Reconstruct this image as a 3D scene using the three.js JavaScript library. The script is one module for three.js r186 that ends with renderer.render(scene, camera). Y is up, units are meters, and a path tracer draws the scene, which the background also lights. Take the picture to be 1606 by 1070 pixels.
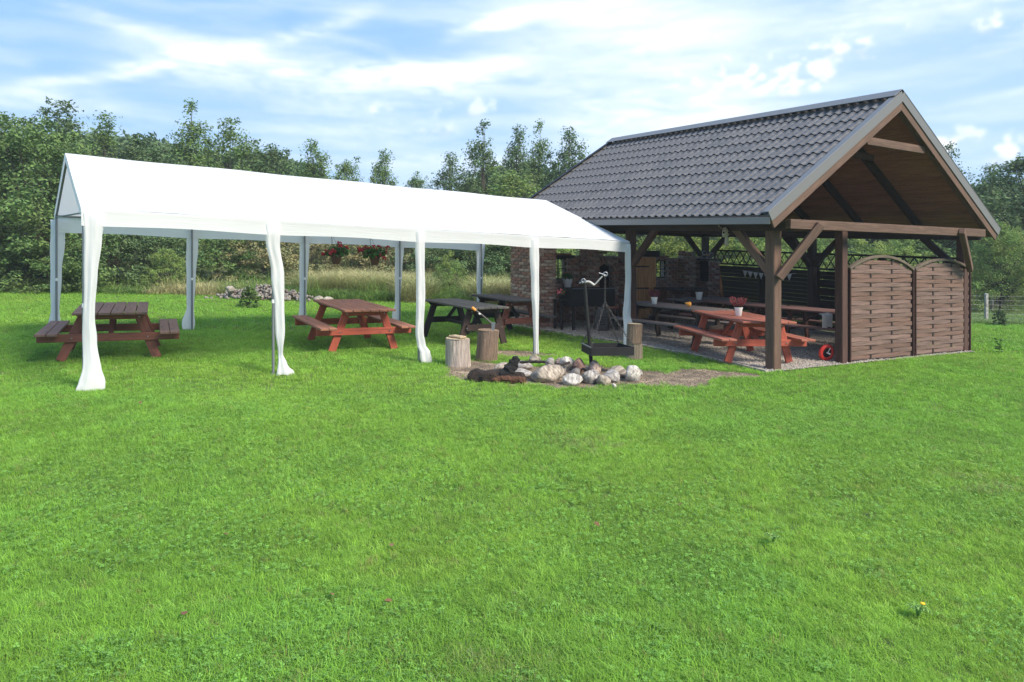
import * as THREE from 'three';
import { mergeGeometries } from 'three/addons/utils/BufferGeometryUtils.js';

// ---------------------------------------------------------------- camera, sky, sun, exposure
const SLOPE = -0.031;                    // the meadow falls gently towards the right
const EYE = 1.951;
const scene = new THREE.Scene();
const camera = new THREE.PerspectiveCamera(62.74, 1606 / 1070, 0.1, 900);
camera.position.set(0, EYE, 0);
camera.lookAt(0, EYE, -10);
camera.setViewOffset(1606, 1380, 0, 310, 1606, 1070);   // level camera with the lens shifted down
const renderer = new THREE.WebGLRenderer({ antialias: true });
renderer.toneMapping = THREE.LinearToneMapping;
renderer.toneMappingExposure = 2.85;
renderer.shadowMap.enabled = true;
const SKY_GAIN = 0.415;
const SUN_DIR = new THREE.Vector3(0.6, 0.68, 0.42).normalize();
const sun = new THREE.DirectionalLight(0xfff3e0, 2.35);
sun.position.copy(SUN_DIR).multiplyScalar(60);
sun.castShadow = true;
sun.shadow.radius = 36;
sun.shadow.mapSize.set(4096, 4096);
Object.assign(sun.shadow.camera, { left: -40, right: 40, top: 40, bottom: -40, near: 1, far: 140 });
sun.name = 'sun';
scene.add(sun, sun.target);
scene.fog = new THREE.FogExp2(0xdfe8f0, 0.0011);          // thin summer haze

// ---------------------------------------------------------------- random numbers and noise
function rng(seed) { let s = (seed * 2654435761) >>> 0 || 1; return () => { s = (s + 0x6D2B79F5) >>> 0; let t = Math.imul(s ^ (s >>> 15), 1 | s); t = (t + Math.imul(t ^ (t >>> 7), 61 | t)) ^ t; return ((t ^ (t >>> 14)) >>> 0) / 4294967296; }; }
const hash = (x, y, s = 0) => { let h = Math.imul(x | 0, 374761393) + Math.imul(y | 0, 668265263) + Math.imul(s | 0, 1442695041); h = Math.imul(h ^ (h >>> 13), 1274126177); return ((h ^ (h >>> 16)) >>> 0) / 4294967296; };
const sm = (t) => t * t * (3 - 2 * t), lerp = (a, b, t) => a + (b - a) * t, clamp = (x, a = 0, b = 1) => Math.min(b, Math.max(a, x));
const sstep = (a, b, x) => sm(clamp((x - a) / (b - a)));
function vnoise(x, y, s = 0, px = 0, py = 0) {
  const xi = Math.floor(x), yi = Math.floor(y), fx = sm(x - xi), fy = sm(y - yi);
  const w = (i, p) => p ? ((i % p) + p) % p : i, h = (i, j) => hash(w(i, px), w(j, py), s);
  return lerp(lerp(h(xi, yi), h(xi + 1, yi), fx), lerp(h(xi, yi + 1), h(xi + 1, yi + 1), fx), fy);
}
function fbm(x, y, o = 4, s = 0, px = 0, py = 0) { let a = 0.5, v = 0, n = 0; for (let i = 0; i < o; i++) { v += a * vnoise(x, y, s + i * 17, px, py); n += a; a *= 0.5; x *= 2; y *= 2; px *= 2; py *= 2; } return v / n; }
function noise3(x, y, z, s = 0) { return (vnoise(x + z * 0.37, y, s) + vnoise(y + 5.1, z + x * 0.21, s + 3) + vnoise(z + 9.7, x + y * 0.33, s + 7)) / 3; }

// ---------------------------------------------------------------- sky: blue air, high streaks, a few small heaps
{
  const W = 2048, Hh = 1024, data = new Float32Array(W * Hh * 4);
  const dg = Math.PI / 180;
  // streaks of thin high cloud: [azimuth0, elevation0, azimuth1, elevation1, half width, strength] in degrees
  const streaks = [[-34.5, 10.0, -26.8, 12.2, 0.4, 0.6], [-28.5, 11.8, -18, 14.7, 0.5, 0.62], [-19, 14.5, -10.5, 17.6, 0.5, 0.42], [-32.5, 15.4, -24, 13.9, 0.4, 0.45], [-27, 14.2, -15, 12.6, 0.5, 0.4], [-30, 13.2, -18, 13.6, 1.4, 0.22],
    [-26, 12.2, -12, 12.4, 1.5, 0.32], [-14, 12.7, 1.2, 13.4, 0.7, 0.95], [-16, 11, -2, 12, 1.2, 0.36], [-5, 16, 2, 17.6, 0.45, 0.95], [-38, 9.0, -28, 9.6, 0.7, 0.3], [-20, 8.2, -4, 8.8, 0.9, 0.25], [3, 9, 20, 11, 2.2, 0.4],
    [-12, 6.2, 4, 6.0, 0.5, 0.28], [22, 15, 36, 17, 1.6, 0.4]];
  for (let k = 0; k < 70; k++) { const r = rng(900 + k), az = r() * 360 - 180, el = 4 + r() * 45; if (Math.abs(az) < 42 && el < 24) continue; const l = 8 + r() * 18, t = (r() - 0.4) * 0.3; streaks.push([az - l / 2, el - t * l, az + l / 2, el + t * l, 0.5 + r() * 1.6, 0.2 + r() * 0.45]); }
  // small heap clouds: [azimuth, elevation, half width, half height]
  const heaps = [[17.5, 12.0, 3.4, 1.3], [21.8, 12.4, 3.4, 1.2], [24.6, 13.8, 2.8, 1.0], [20.0, 11.2, 2.8, 0.9], [-5.8, 9.0, 1.5, 0.9], [-3.3, 10.4, 1.3, 0.9], [-9.7, 10.2, 1.3, 0.7], [32.4, 7.1, 1.3, 1.0], [34.8, 5.9, 2.0, 1.3], [33.6, 14.0, 1.7, 0.8], [30.6, 6.3, 1.8, 0.6], [11.0, 6.6, 2.0, 0.6]];
  for (let k = 0; k < 60; k++) { const r = rng(1900 + k), az = r() * 360 - 180, el = 4 + r() * 22; if (Math.abs(az) < 42) continue; heaps.push([az, el, 1.5 + r() * 3, 0.5 + r()]); }
  const dAz = (a, b) => { let d = a - b; while (d > 180) d -= 360; while (d < -180) d += 360; return d; };
  for (let j = 0; j < Hh; j++) {
    const el = ((j + 0.5) / Hh - 0.5) * 180;
    for (let i = 0; i < W; i++) {
      const o = (j * W + i) * 4;
      if (el < -3) { data[o] = 0.20; data[o + 1] = 0.26; data[o + 2] = 0.16; data[o + 3] = 1; continue; }
      const az = ((i + 0.5) / W - 0.25) * 360, e = Math.max(0, el);
      const t = 1 - Math.exp(-e / 24);
      let R = lerp(0.45, 0.145, t), G = lerp(0.69, 0.39, t), B = lerp(0.96, 0.86, t);
      // domain in which clouds are laid out, wraps at the back
      const ca = Math.cos(az * dg) * Math.cos(e * dg), sa = Math.sin(az * dg) * Math.cos(e * dg);
      const qx = sa * 9 + 40, qy = (ca * 0.8 + e * 0.16) * 4 + 40;
      const w1 = fbm(qx * 0.9, qy * 1.6, 4, 5) - 0.5, w2 = fbm(qx * 1.1 + 9, qy * 1.8 + 4, 4, 9) - 0.5;
      const veil = fbm(qx * 0.5 + 1.6 * w1, qy * 1.5 + 1.2 * w2, 4, 21), fine = fbm(az * 0.6 + w1 * 6, e * 2.2 + w2 * 5, 5, 33, 216, 0);
      let c = 0.24 * sstep(0.35, 0.85, veil) + 0.07 * fine;
      // the broad bright sheet of thin cloud
      const gx = dAz(az, 9.5 + w1 * 5) / 10, gy = (e - 16.5 - w2 * 6) / 5.2; c += 0.62 * Math.exp(-(gx * gx + gy * gy)) * (0.8 + 0.4 * fine);
      const gx2 = dAz(az, 24) / 20, gy2 = (e - 10) / 9; c += 0.22 * Math.exp(-(gx2 * gx2 + gy2 * gy2)) * (0.55 + 0.6 * veil);
      for (const s of streaks) {
        let x = dAz(az, (s[0] + s[2]) / 2), y = e - (s[1] + s[3]) / 2 + w1 * 0.8; const lx = (s[2] - s[0]) / 2; if (Math.abs(x) > lx * 1.7) continue;
        y -= (s[3] - s[1]) / 2 * (x / lx); if (Math.abs(y) > 5 * s[4]) continue;
        const along = x / lx; c += s[5] * Math.exp(-along * along * along * along * 1.4) * Math.exp(-(y / s[4]) * (y / s[4]) * 0.7) * (0.5 + 0.75 * sstep(0.2, 0.85, fine));
      }
      c = clamp(c, 0, 1);
      const m = c * 0.86; R = lerp(R, 1.16, m); G = lerp(G, 1.18, m); B = lerp(B, 1.2, m);
      for (const h of heaps) {
        const x = dAz(az, h[0]) / h[2], y = (e - h[1]) / h[3]; if (x * x + y * y > 5) continue;
        const bump = fbm(az * 1.3 + 7 + w1 * 2, e * 1.7 + w2 * 2, 5, 55, 468, 0), d = 0.85 - Math.sqrt(x * x + (y > 0 ? y * y : y * y * 2.2)) + (bump - 0.5) * 3.4; const a = sstep(-0.1, 0.9, d) * (h[2] < 1.6 ? 0.55 : 0.8);
        const lit = sstep(-0.9, 0.35, y + (bump - 0.5)); R = lerp(R, lerp(0.50, 1.1, lit), a); G = lerp(G, lerp(0.60, 1.12, lit), a); B = lerp(B, lerp(0.80, 1.15, lit), a);
      }
      data[o] = R * SKY_GAIN; data[o + 1] = G * SKY_GAIN; data[o + 2] = B * SKY_GAIN; data[o + 3] = 1;
    }
  }
  const tex = new THREE.DataTexture(data, W, Hh, THREE.RGBAFormat, THREE.FloatType);
  tex.mapping = THREE.EquirectangularReflectionMapping; tex.magFilter = tex.minFilter = THREE.LinearFilter; tex.colorSpace = THREE.LinearSRGBColorSpace; tex.needsUpdate = true;
  scene.background = tex; scene.environment = tex;
}

// ---------------------------------------------------------------- names, things, parts
const taken = {};
function numbered(n) { const k = taken[n] = (taken[n] ?? -1) + 1; return k ? n + '_' + String(k).padStart(3, '0') : n; }
const V = (x, y, z) => new THREE.Vector3(x, y, z);
const gy = (x) => SLOPE * x;                                   // height of the ground
const at = (x, d, h = 0) => V(x, gy(x) + h, -d);               // a point h above the ground, d metres ahead of the camera
function tag(o, label, category, group, kind) { o.userData.label = label; if (category) o.userData.category = category; if (group) o.userData.group = group; if (kind) o.userData.kind = kind; return o; }
function thing(name, label, category, base = V(0, 0, 0), turn = 0, group) {
  const g = new THREE.Group(); g.name = numbered(name); g.position.copy(base);
  g.quaternion.setFromAxisAngle(V(0, 1, 0), turn); if (turn !== 0 || base.tilt) g.quaternion.premultiply(TILT);
  scene.add(g); return tag(g, label, category, group);
}
const TILT = new THREE.Quaternion().setFromAxisAngle(V(0, 0, 1), Math.atan(SLOPE));
const merge = (list) => list.length === 1 ? list[0] : mergeGeometries(list, false);
function part(parent, name, geos, m) { const o = new THREE.Mesh(Array.isArray(geos) ? merge(geos) : geos, m); o.name = numbered(name); parent.add(o); return o; }
function wpart(parent, name, geos, m) { const o = part(parent, name, geos, m); let p = parent; const off = V(0, 0, 0); while (p && p !== scene) { off.add(p.position); p = p.parent; } o.geometry.translate(-off.x, -off.y, -off.z); return o; }
function solo(name, geos, m, label, category, group, kind) { const o = part(scene, name, geos, m); return tag(o, label, category, group, kind); }

// ---------------------------------------------------------------- geometry helpers
function finish(pos, nor, uv, col) { const g = new THREE.BufferGeometry(); g.setAttribute('position', new THREE.Float32BufferAttribute(pos, 3)); g.setAttribute('normal', new THREE.Float32BufferAttribute(nor, 3)); g.setAttribute('uv', new THREE.Float32BufferAttribute(uv, 2)); if (col) g.setAttribute('color', new THREE.Float32BufferAttribute(col, 3)); return g; }
let uvSeed = 1;
function cbox(lx, ly, lz, c = 0.004) {                         // box with chamfered edges, 44 triangles, uv in metres with u along the longest side
  const h = [lx / 2, ly / 2, lz / 2]; c = Math.min(c, h[0] * 0.6, h[1] * 0.6, h[2] * 0.6);
  const L = lx >= ly && lx >= lz ? 0 : ly >= lz ? 1 : 2, pos = [], nor = [], uv = []; const ou = hash(uvSeed, 1) * 7, ov = hash(uvSeed++, 2) * 7;
  const P = (s, k) => [0, 1, 2].map((i) => s[i] * (i === k ? h[i] : h[i] - c));
  const tri = (a, b, d) => {
    const n = V(b[0] - a[0], b[1] - a[1], b[2] - a[2]).cross(V(d[0] - a[0], d[1] - a[1], d[2] - a[2])).normalize();
    if (n.x * (a[0] + b[0] + d[0]) + n.y * (a[1] + b[1] + d[1]) + n.z * (a[2] + b[2] + d[2]) < 0) { [b, d] = [d, b]; n.negate(); }
    const ax = [Math.abs(n.x), Math.abs(n.y), Math.abs(n.z)], k = ax.indexOf(Math.max(...ax));
    for (const q of [a, b, d]) { pos.push(...q); nor.push(n.x, n.y, n.z); const o = [0, 1, 2].filter((i) => i !== k); const u = k === L ? o[0] : L, v = k === L ? o[1] : o.find((i) => i !== L); uv.push(q[u] + ou, q[v] + ov + k * 0.31); }
  };
  const quad = (a, b, d, e) => { tri(a, b, d); tri(a, d, e); };
  const S = [-1, 1];
  for (let k = 0; k < 3; k++) { const l = (k + 1) % 3, m = (k + 2) % 3; for (const sk of S) { const f = (sl, sm_) => { const s = [0, 0, 0]; s[k] = sk; s[l] = sl; s[m] = sm_; return P(s, k); }; quad(f(-1, -1), f(1, -1), f(1, 1), f(-1, 1)); for (const sl of S) { const s0 = [0, 0, 0], s1 = [0, 0, 0]; s0[k] = s1[k] = sk; s0[l] = s1[l] = sl; s0[m] = -1; s1[m] = 1; quad(P(s0, k), P(s1, k), P(s1, l), P(s0, l)); } } }
  for (const a of S) for (const b of S) for (const d of S) { const s = [a, b, d]; tri(P(s, 0), P(s, 1), P(s, 2)); }
  return finish(pos, nor, uv);
}
function beam(p, q, w, h, up = V(0, 1, 0), c = 0.006) {        // timber from p to q, w across, h along up
  const z = q.clone().sub(p), L = z.length(); z.normalize(); const x = up.clone().cross(z).normalize(), y = z.clone().cross(x);
  return cbox(w, h, L, c).applyMatrix4(new THREE.Matrix4().makeBasis(x, y, z).setPosition(p.clone().add(q).multiplyScalar(0.5)));
}
const boxAt = (x, y, z, lx, ly, lz, c) => cbox(lx, ly, lz, c).translate(x, y, z);
function tube(pts, r, seg = 8, radial = 7, taper) { const g = new THREE.TubeGeometry(new THREE.CatmullRomCurve3(pts), seg, r, radial, false).toNonIndexed(); return g; }
function rod(p, q, r0, r1 = r0, n = 10) { const d = q.clone().sub(p), L = d.length(); const g = new THREE.CylinderGeometry(r1, r0, L, n).toNonIndexed(); g.applyQuaternion(new THREE.Quaternion().setFromUnitVectors(V(0, 1, 0), d.normalize())); return g.translate((p.x + q.x) / 2, (p.y + q.y) / 2, (p.z + q.z) / 2); }
function lathe(pts, n = 18) { return new THREE.LatheGeometry(pts.map((p) => new THREE.Vector2(p[0], p[1])), n).toNonIndexed(); }
function stoneGeo(seed, sx, sy, sz, rough = 0.32, detail = 3) {
  const g = new THREE.IcosahedronGeometry(1, detail), p = g.attributes.position, r = rng(seed), ox = r() * 50, oy = r() * 50, cut = [];
  for (let k = 0; k < 10; k++) { const v = V(r() - 0.5, r() - 0.5, r() - 0.5).normalize(); cut.push([v, 0.58 + r() * 0.28]); }
  for (let i = 0; i < p.count; i++) { const v = V(p.getX(i), p.getY(i), p.getZ(i)); let k = 1 + rough * (noise3(v.x * 1.3 + ox, v.y * 1.3 + oy, v.z * 1.3, seed) - 0.5) * 1.6 + 0.06 * (noise3(v.x * 6 + ox, v.y * 6, v.z * 6, seed + 9) - 0.5); for (const [n, d] of cut) { const t = v.dot(n) * k; if (t > d) k *= lerp(1, d / t, 0.93); } p.setXYZ(i, v.x * k * sx, v.y * k * sy, v.z * k * sz); }
  const m = g.clone(); m.computeVertexNormals();
  // smooth the normals across the facets
  const key = new Map(), N = m.attributes.normal, ky = (i) => p.getX(i).toFixed(4) + p.getY(i).toFixed(4) + p.getZ(i).toFixed(4);
  for (let i = 0; i < p.count; i++) { const q = ky(i), a = key.get(q) ?? V(0, 0, 0); a.add(V(N.getX(i), N.getY(i), N.getZ(i))); key.set(q, a); }
  for (let i = 0; i < p.count; i++) { const a = key.get(ky(i)).clone().normalize(); N.setXYZ(i, a.x, a.y, a.z); }
  const uv = m.attributes.uv; for (let i = 0; i < p.count; i++) uv.setXY(i, p.getX(i) * 2 + p.getZ(i), p.getY(i) * 2 + p.getZ(i) * 0.7 + ox);
  return m;
}

// ---------------------------------------------------------------- procedural textures
function texture(n, m, f, color = true) {
  const d = new Uint8Array(n * m * 4);
  for (let j = 0; j < m; j++) for (let i = 0; i < n; i++) { const c = f((i + 0.5) / n, (j + 0.5) / m); const o = (j * n + i) * 4; const a = Array.isArray(c) ? c : [c, c, c]; d[o] = clamp(a[0]) * 255; d[o + 1] = clamp(a[1]) * 255; d[o + 2] = clamp(a[2]) * 255; d[o + 3] = 255; }
  const t = new THREE.DataTexture(d, n, m, THREE.RGBAFormat); t.wrapS = t.wrapT = THREE.RepeatWrapping; t.magFilter = THREE.LinearFilter; t.minFilter = THREE.LinearMipmapLinearFilter; t.generateMipmaps = true; t.colorSpace = color ? THREE.SRGBColorSpace : THREE.NoColorSpace; t.needsUpdate = true; return t;
}
const repeats = new Map();
const rep = (t, x, y) => { const k = t.uuid + x + '/' + y; if (!repeats.has(k)) { const c = t.clone(); c.repeat.set(x, y); c.needsUpdate = true; repeats.set(k, c); } return repeats.get(k); };
// long grain along u
const grainAt = (u, v) => { const w = (fbm(u * 4, v * 4, 3, 3, 4, 4) - 0.5) * 0.06; return 0.55 * fbm(u * 6, (v + w) * 60, 3, 41, 6, 60) + 0.3 * fbm(u * 3, (v + w) * 14, 3, 47, 3, 14) + 0.15 * vnoise(u * 40, v * 160, 53, 40, 160); };
const knotAt = (u, v) => { let k = 0; for (let n = 0; n < 5; n++) { const du = (u - hash(n, 3)) * 1.0, dv = (v - hash(n, 8)) * 0.5; const d = Math.hypot(du, dv * 1.4); k = Math.max(k, 1 - sstep(0.004, 0.016, d)); } return k; };
const WOOD = texture(512, 512, (u, v) => { const g = grainAt(u, v), k = knotAt(u, v); const t = clamp(0.85 + (g - 0.5) * 0.62 - 0.3 * k); return [t, t * lerp(0.985, 0.95, 1 - t), t * lerp(0.98, 0.92, 1 - t)]; });
const WOODB = texture(512, 512, (u, v) => grainAt(u, v), false);
const PAINTW = texture(512, 512, (u, v) => { const g = grainAt(u, v), wear = sstep(0.62, 0.78, fbm(u * 8, v * 24, 4, 71, 8, 24)); const t = 0.86 + (g - 0.5) * 0.35; return [t * lerp(1, 0.8, wear), t * lerp(1, 0.86, wear), t * lerp(1, 0.9, wear)]; });
const SPECK = texture(256, 256, (u, v) => { const t = 0.8 + (fbm(u * 8, v * 8, 5, 91, 8, 8) - 0.5) * 0.7 + (hash(u * 256, v * 256, 4) - 0.5) * 0.15; return [t, t * 0.985, t * 0.965]; });
const SPECKB = texture(256, 256, (u, v) => fbm(u * 16, v * 16, 5, 97, 16, 16), false);
const CLOTHB = texture(256, 256, (u, v) => 0.5 + 0.5 * (fbm(u * 5, v * 5, 5, 63, 5, 5) - 0.5), false);
const rgb = (r, g, b) => new THREE.Color().setRGB(r, g, b);
function wood(r, g, b, o = {}) { return new THREE.MeshStandardMaterial({ color: rgb(r, g, b), map: rep(o.paint ? PAINTW : WOOD, o.ru ?? 0.7, o.rv ?? 1.6), bumpMap: rep(WOODB, o.ru ?? 0.7, o.rv ?? 1.6), bumpScale: o.bump ?? 0.003, roughness: o.rough ?? 0.8 }); }
const plain = (r, g, b, rough = 0.6, metal = 0) => new THREE.MeshStandardMaterial({ color: rgb(r, g, b), roughness: rough, metalness: metal });
const spk = (r, g, b, o = {}) => new THREE.MeshStandardMaterial({ color: rgb(r, g, b), map: rep(SPECK, o.s ?? 2, o.s ?? 2), bumpMap: rep(SPECKB, o.s ?? 2, o.s ?? 2), bumpScale: o.bump ?? 0.006, roughness: o.rough ?? 0.9 });
const leafy = (r, g, b, o = {}) => new THREE.MeshPhysicalMaterial({ color: rgb(r, g, b), roughness: o.rough ?? 0.95, transmission: o.t ?? 0.35, thickness: 0, side: THREE.DoubleSide, vertexColors: !!o.vc, specularIntensity: 0.4 });

// ---------------------------------------------------------------- frames of reference: the pavilion and the tent
const PAV = { x: 4.254, d: 11.744, c: Math.cos(0.545), s: Math.sin(0.545) }, W = 5.79, B = 3.514;
const pav = (a, b, h = 0) => { const x = PAV.x + a * PAV.c - b * PAV.s, d = PAV.d + a * PAV.s + b * PAV.c; return V(x, gy(x) + h, -d); };   // a: along the gable front, b: towards the back
const toPav = (x, d) => { const dx = x - PAV.x, dd = d - PAV.d; return [dx * PAV.c + dd * PAV.s, -dx * PAV.s + dd * PAV.c]; };
const TEN = { x: -5.186, d: 8.737, c: Math.cos(0.617), s: Math.sin(0.617) }, TL = 9.11, TW = 5.22;
const tent = (a, b, h = 0) => { const x = TEN.x + a * TEN.c - b * TEN.s, d = TEN.d + a * TEN.s + b * TEN.c; return V(x, gy(x) + h, -d); };
const tentTop = (a, b, h) => { const v = tent(a, b, h); v.y -= 0.018 * a; return v; };    // the tent roof runs slightly downhill

// ---------------------------------------------------------------- ground
const gravelLeft = (b) => b < 1.5 ? lerp(-0.32, -0.12, clamp((b + 0.2) / 1.7)) : b < 4 ? lerp(-0.12, -0.5, (b - 1.5) / 2.5) : lerp(-0.5, -0.85, (b - 4) / 1.6);
const onGravel = (x, d) => { const [a, b] = toPav(x, d); return b > -0.16 && b < 6.6 && a > gravelLeft(b) && a < 5.95; };
function soilAt(x, d) {                                        // trodden earth round the fire
  const n = fbm(x * 1.6 + 3, d * 1.6, 4, 8) - 0.5;
  const e = (cx, cd, rx, rd) => 1 - Math.hypot((x - cx) / rx, (d - cd) / rd);
  const v = Math.max(e(0.75, 10.75, 1.75, 1.0), e(2.35, 10.75, 1.0, 0.55), e(3.0, 11.2, 0.85, 0.4), e(-0.55, 10.85, 0.5, 0.8), e(0.2, 12.6, 0.8, 0.3) * 0.6);
  return v + n * 1.25;
}
const isSoil = (x, d) => sstep(0.02, 0.22, soilAt(x, d));
const dryAt = (x, d) => fbm(x * 0.35 + 20, d * 0.35, 4, 13), lushAt = (x, d) => fbm(x * 0.9 + 50, d * 0.9 + 7, 4, 17);
const rough_ = (x, d) => { // beyond the mown edge
  const edge = x < 0 ? 22.6 + 0.1 * x + 1.5 : 23.6; const e2 = x > 9 ? 20.6 + 0.05 * (x - 9) : edge - 1.6 * sstep(-14, -4, x) + 0.2 * x * (x < 0 ? 0.35 : 0); return sstep(-0.3, 0.5, d - e2 + (fbm(x * 0.8, d * 0.8, 3, 29) - 0.5) * 1.6);
};
{
  const line = (lo, hi, f0, f1, fine, coarse) => { const a = []; let x = lo; while (x < hi) { a.push(x); const out = Math.max(f0 - x, x - f1, 0); x += fine + Math.min(coarse, out * 0.18); } a.push(hi); return a; };
  const xs = line(-240, 240, -13, 15, 0.11, 14), ds = line(-60, 330, 2.4, 17, 0.11, 14), n = xs.length, m = ds.length, pos = [], col = [], uv = [], idx = [];
  for (let j = 0; j < m; j++) for (let i = 0; i < n; i++) {
    const x = xs[i], d = ds[j]; pos.push(x, gy(x) + (fbm(x * 0.8, d * 0.8, 3, 77) - 0.5) * 0.02 * (d < 40 ? 1 : 0), -d); uv.push(x, d);
    const s = isSoil(x, d), dr = dryAt(x, d), k = 0.8 + 0.4 * fbm(x * 3, d * 3, 3, 60), far = rough_(x, d);
    let c = [lerp(0.09, 0.12, dr) * k, lerp(0.2, 0.22, dr) * k, 0.026 * k];
    if (far > 0) c = [lerp(c[0], 0.13 * k, far), lerp(c[1], 0.16 * k, far), lerp(c[2], 0.04 * k, far)];
    const q = [0.34 * k, 0.27 * k, 0.195 * k]; col.push(lerp(c[0], q[0], s), lerp(c[1], q[1], s), lerp(c[2], q[2], s));
  }
  for (let j = 0; j < m - 1; j++) for (let i = 0; i < n - 1; i++) { const a = j * n + i; idx.push(a, a + 1, a + n, a + 1, a + n + 1, a + n); }
  const g = new THREE.BufferGeometry(); g.setAttribute('position', new THREE.Float32BufferAttribute(pos, 3)); g.setAttribute('color', new THREE.Float32BufferAttribute(col, 3)); g.setAttribute('uv', new THREE.Float32BufferAttribute(uv, 2)); g.setIndex(idx); g.computeVertexNormals();
  const mt = new THREE.MeshStandardMaterial({ vertexColors: true, roughness: 1, map: rep(SPECK, 0.9, 0.9), bumpMap: rep(SPECKB, 1.7, 1.7), bumpScale: 0.006 });
  solo('lawn', g, mt, 'mown green meadow lawn sloping gently down to one side', 'lawn', null, 'structure');
}
// gravel floor of the pavilion with a low pale edging strip
{
  const pos = [], uv = [], idx = []; const nb = 40, na = 24;
  for (let j = 0; j <= nb; j++) for (let i = 0; i <= na; i++) { const b = lerp(-0.16, 6.62, j / nb), a = lerp(gravelLeft(b), 5.95, i / na), p = pav(a, b, 0.022); p.y += (fbm(a * 2, b * 2, 3, 3) - 0.5) * 0.02; pos.push(p.x, p.y, p.z); uv.push(a, b); }
  for (let j = 0; j < nb; j++) for (let i = 0; i < na; i++) { const k = j * (na + 1) + i; idx.push(k, k + 1, k + na + 1, k + 1, k + na + 2, k + na + 1); }
  const g = new THREE.BufferGeometry(); g.setAttribute('position', new THREE.Float32BufferAttribute(pos, 3)); g.setAttribute('uv', new THREE.Float32BufferAttribute(uv, 2)); g.setIndex(idx); g.computeVertexNormals();
  solo('gravel_floor', g, spk(0.6, 0.55, 0.5, { s: 3, bump: 0.02 }), 'pale grey gravel floor under the pavilion roof', 'floor', null, 'structure');
  const r = rng(5), N = 26000, pebble = stoneGeo(3, 1, 0.7, 0.85, 0.3, 1), im = new THREE.InstancedMesh(pebble, spk(1, 1, 1, { s: 1, bump: 0.0 }), N), M = new THREE.Matrix4(), q = new THREE.Quaternion(), c = new THREE.Color();
  for (let k = 0; k < N; k++) { const b = lerp(-0.2, 6.6, r()), a = lerp(gravelLeft(b) - 0.03, 5.9, Math.pow(r(), 1.15)), s = 0.008 + 0.013 * r() * r(), p = pav(a, b, 0.03); q.setFromEuler(new THREE.Euler(r() * 6, r() * 6, r() * 6)); M.compose(p, q, V(s, s, s)); im.setMatrixAt(k, M); const t = 0.42 + r() * 0.36; c.setRGB(t * 1.03, t * 0.97, t * 0.9); im.setColorAt(k, c); }
  im.name = 'gravel'; scene.add(tag(im, 'loose grey pebbles covering the pavilion floor', 'gravel', null, 'stuff'));
  const e = []; for (let j = 0; j < 22; j++) { const b0 = -0.16 + j * 0.31, b1 = b0 + 0.305; e.push(beam(pav(gravelLeft(b0) - 0.03, b0, 0.015), pav(gravelLeft(b1) - 0.03, b1, 0.015), 0.06, 0.07, V(0, 1, 0), 0.008)); }
  solo('gravel_kerb', e, spk(0.5, 0.46, 0.4), 'low pale concrete edging between gravel floor and lawn', 'kerb', null, 'structure');
}
// where nothing grows: stones, logs, drapes and table feet stand clear of the mower anyway
function bare(x, d) { return onGravel(x, d) || isSoil(x, d) > 0.12 + 0.86 * hash(x * 977, d * 977, 3); }
// ---- the turf: tufts of blades, clover between them
function tuftGeo(seed, blades, h, spread, wide) {
  const r = rng(seed), pos = [], nor = [], uv = [], col = [];
  for (let k = 0; k < blades; k++) {
    const an = r() * 6.283, rr = spread * Math.sqrt(r()), bx = Math.cos(an) * rr, bz = Math.sin(an) * rr, hh = h * (0.55 + 0.6 * r()), lean = hh * (0.25 + 0.95 * r()), la = r() * 6.283, lx = Math.cos(la), lz = Math.sin(la), w = wide * (0.7 + 0.6 * r());
    const wx = -lz * w, wz = lx * w, P = (t, s) => [bx + lx * lean * t * t + wx * s, hh * (t - 0.28 * t * t * t), bz + lz * lean * t * t + wz * s];
    const a = P(0, -1), b = P(0, 1), c = P(0.55, -0.85), e = P(0.55, 0.85), f = P(1, 0), t0 = 0.82 + 0.36 * r();
    for (let q = [a, b, c, b, e, c, c, e, f], i = 0; i < 9; i += 3) { const [u, v, w3] = [q[i], q[i + 1], q[i + 2]], n = V(v[0] - u[0], v[1] - u[1], v[2] - u[2]).cross(V(w3[0] - u[0], w3[1] - u[1], w3[2] - u[2])).normalize(), up = n.y >= 0; if (!up) n.negate(); for (const p of up ? [u, v, w3] : [u, w3, v]) { pos.push(...p); nor.push(n.x, n.y, n.z); uv.push(0, 0); col.push(t0, t0, t0 * 0.9); } }
  }
  return finish(pos, nor, uv, col);
}
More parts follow.
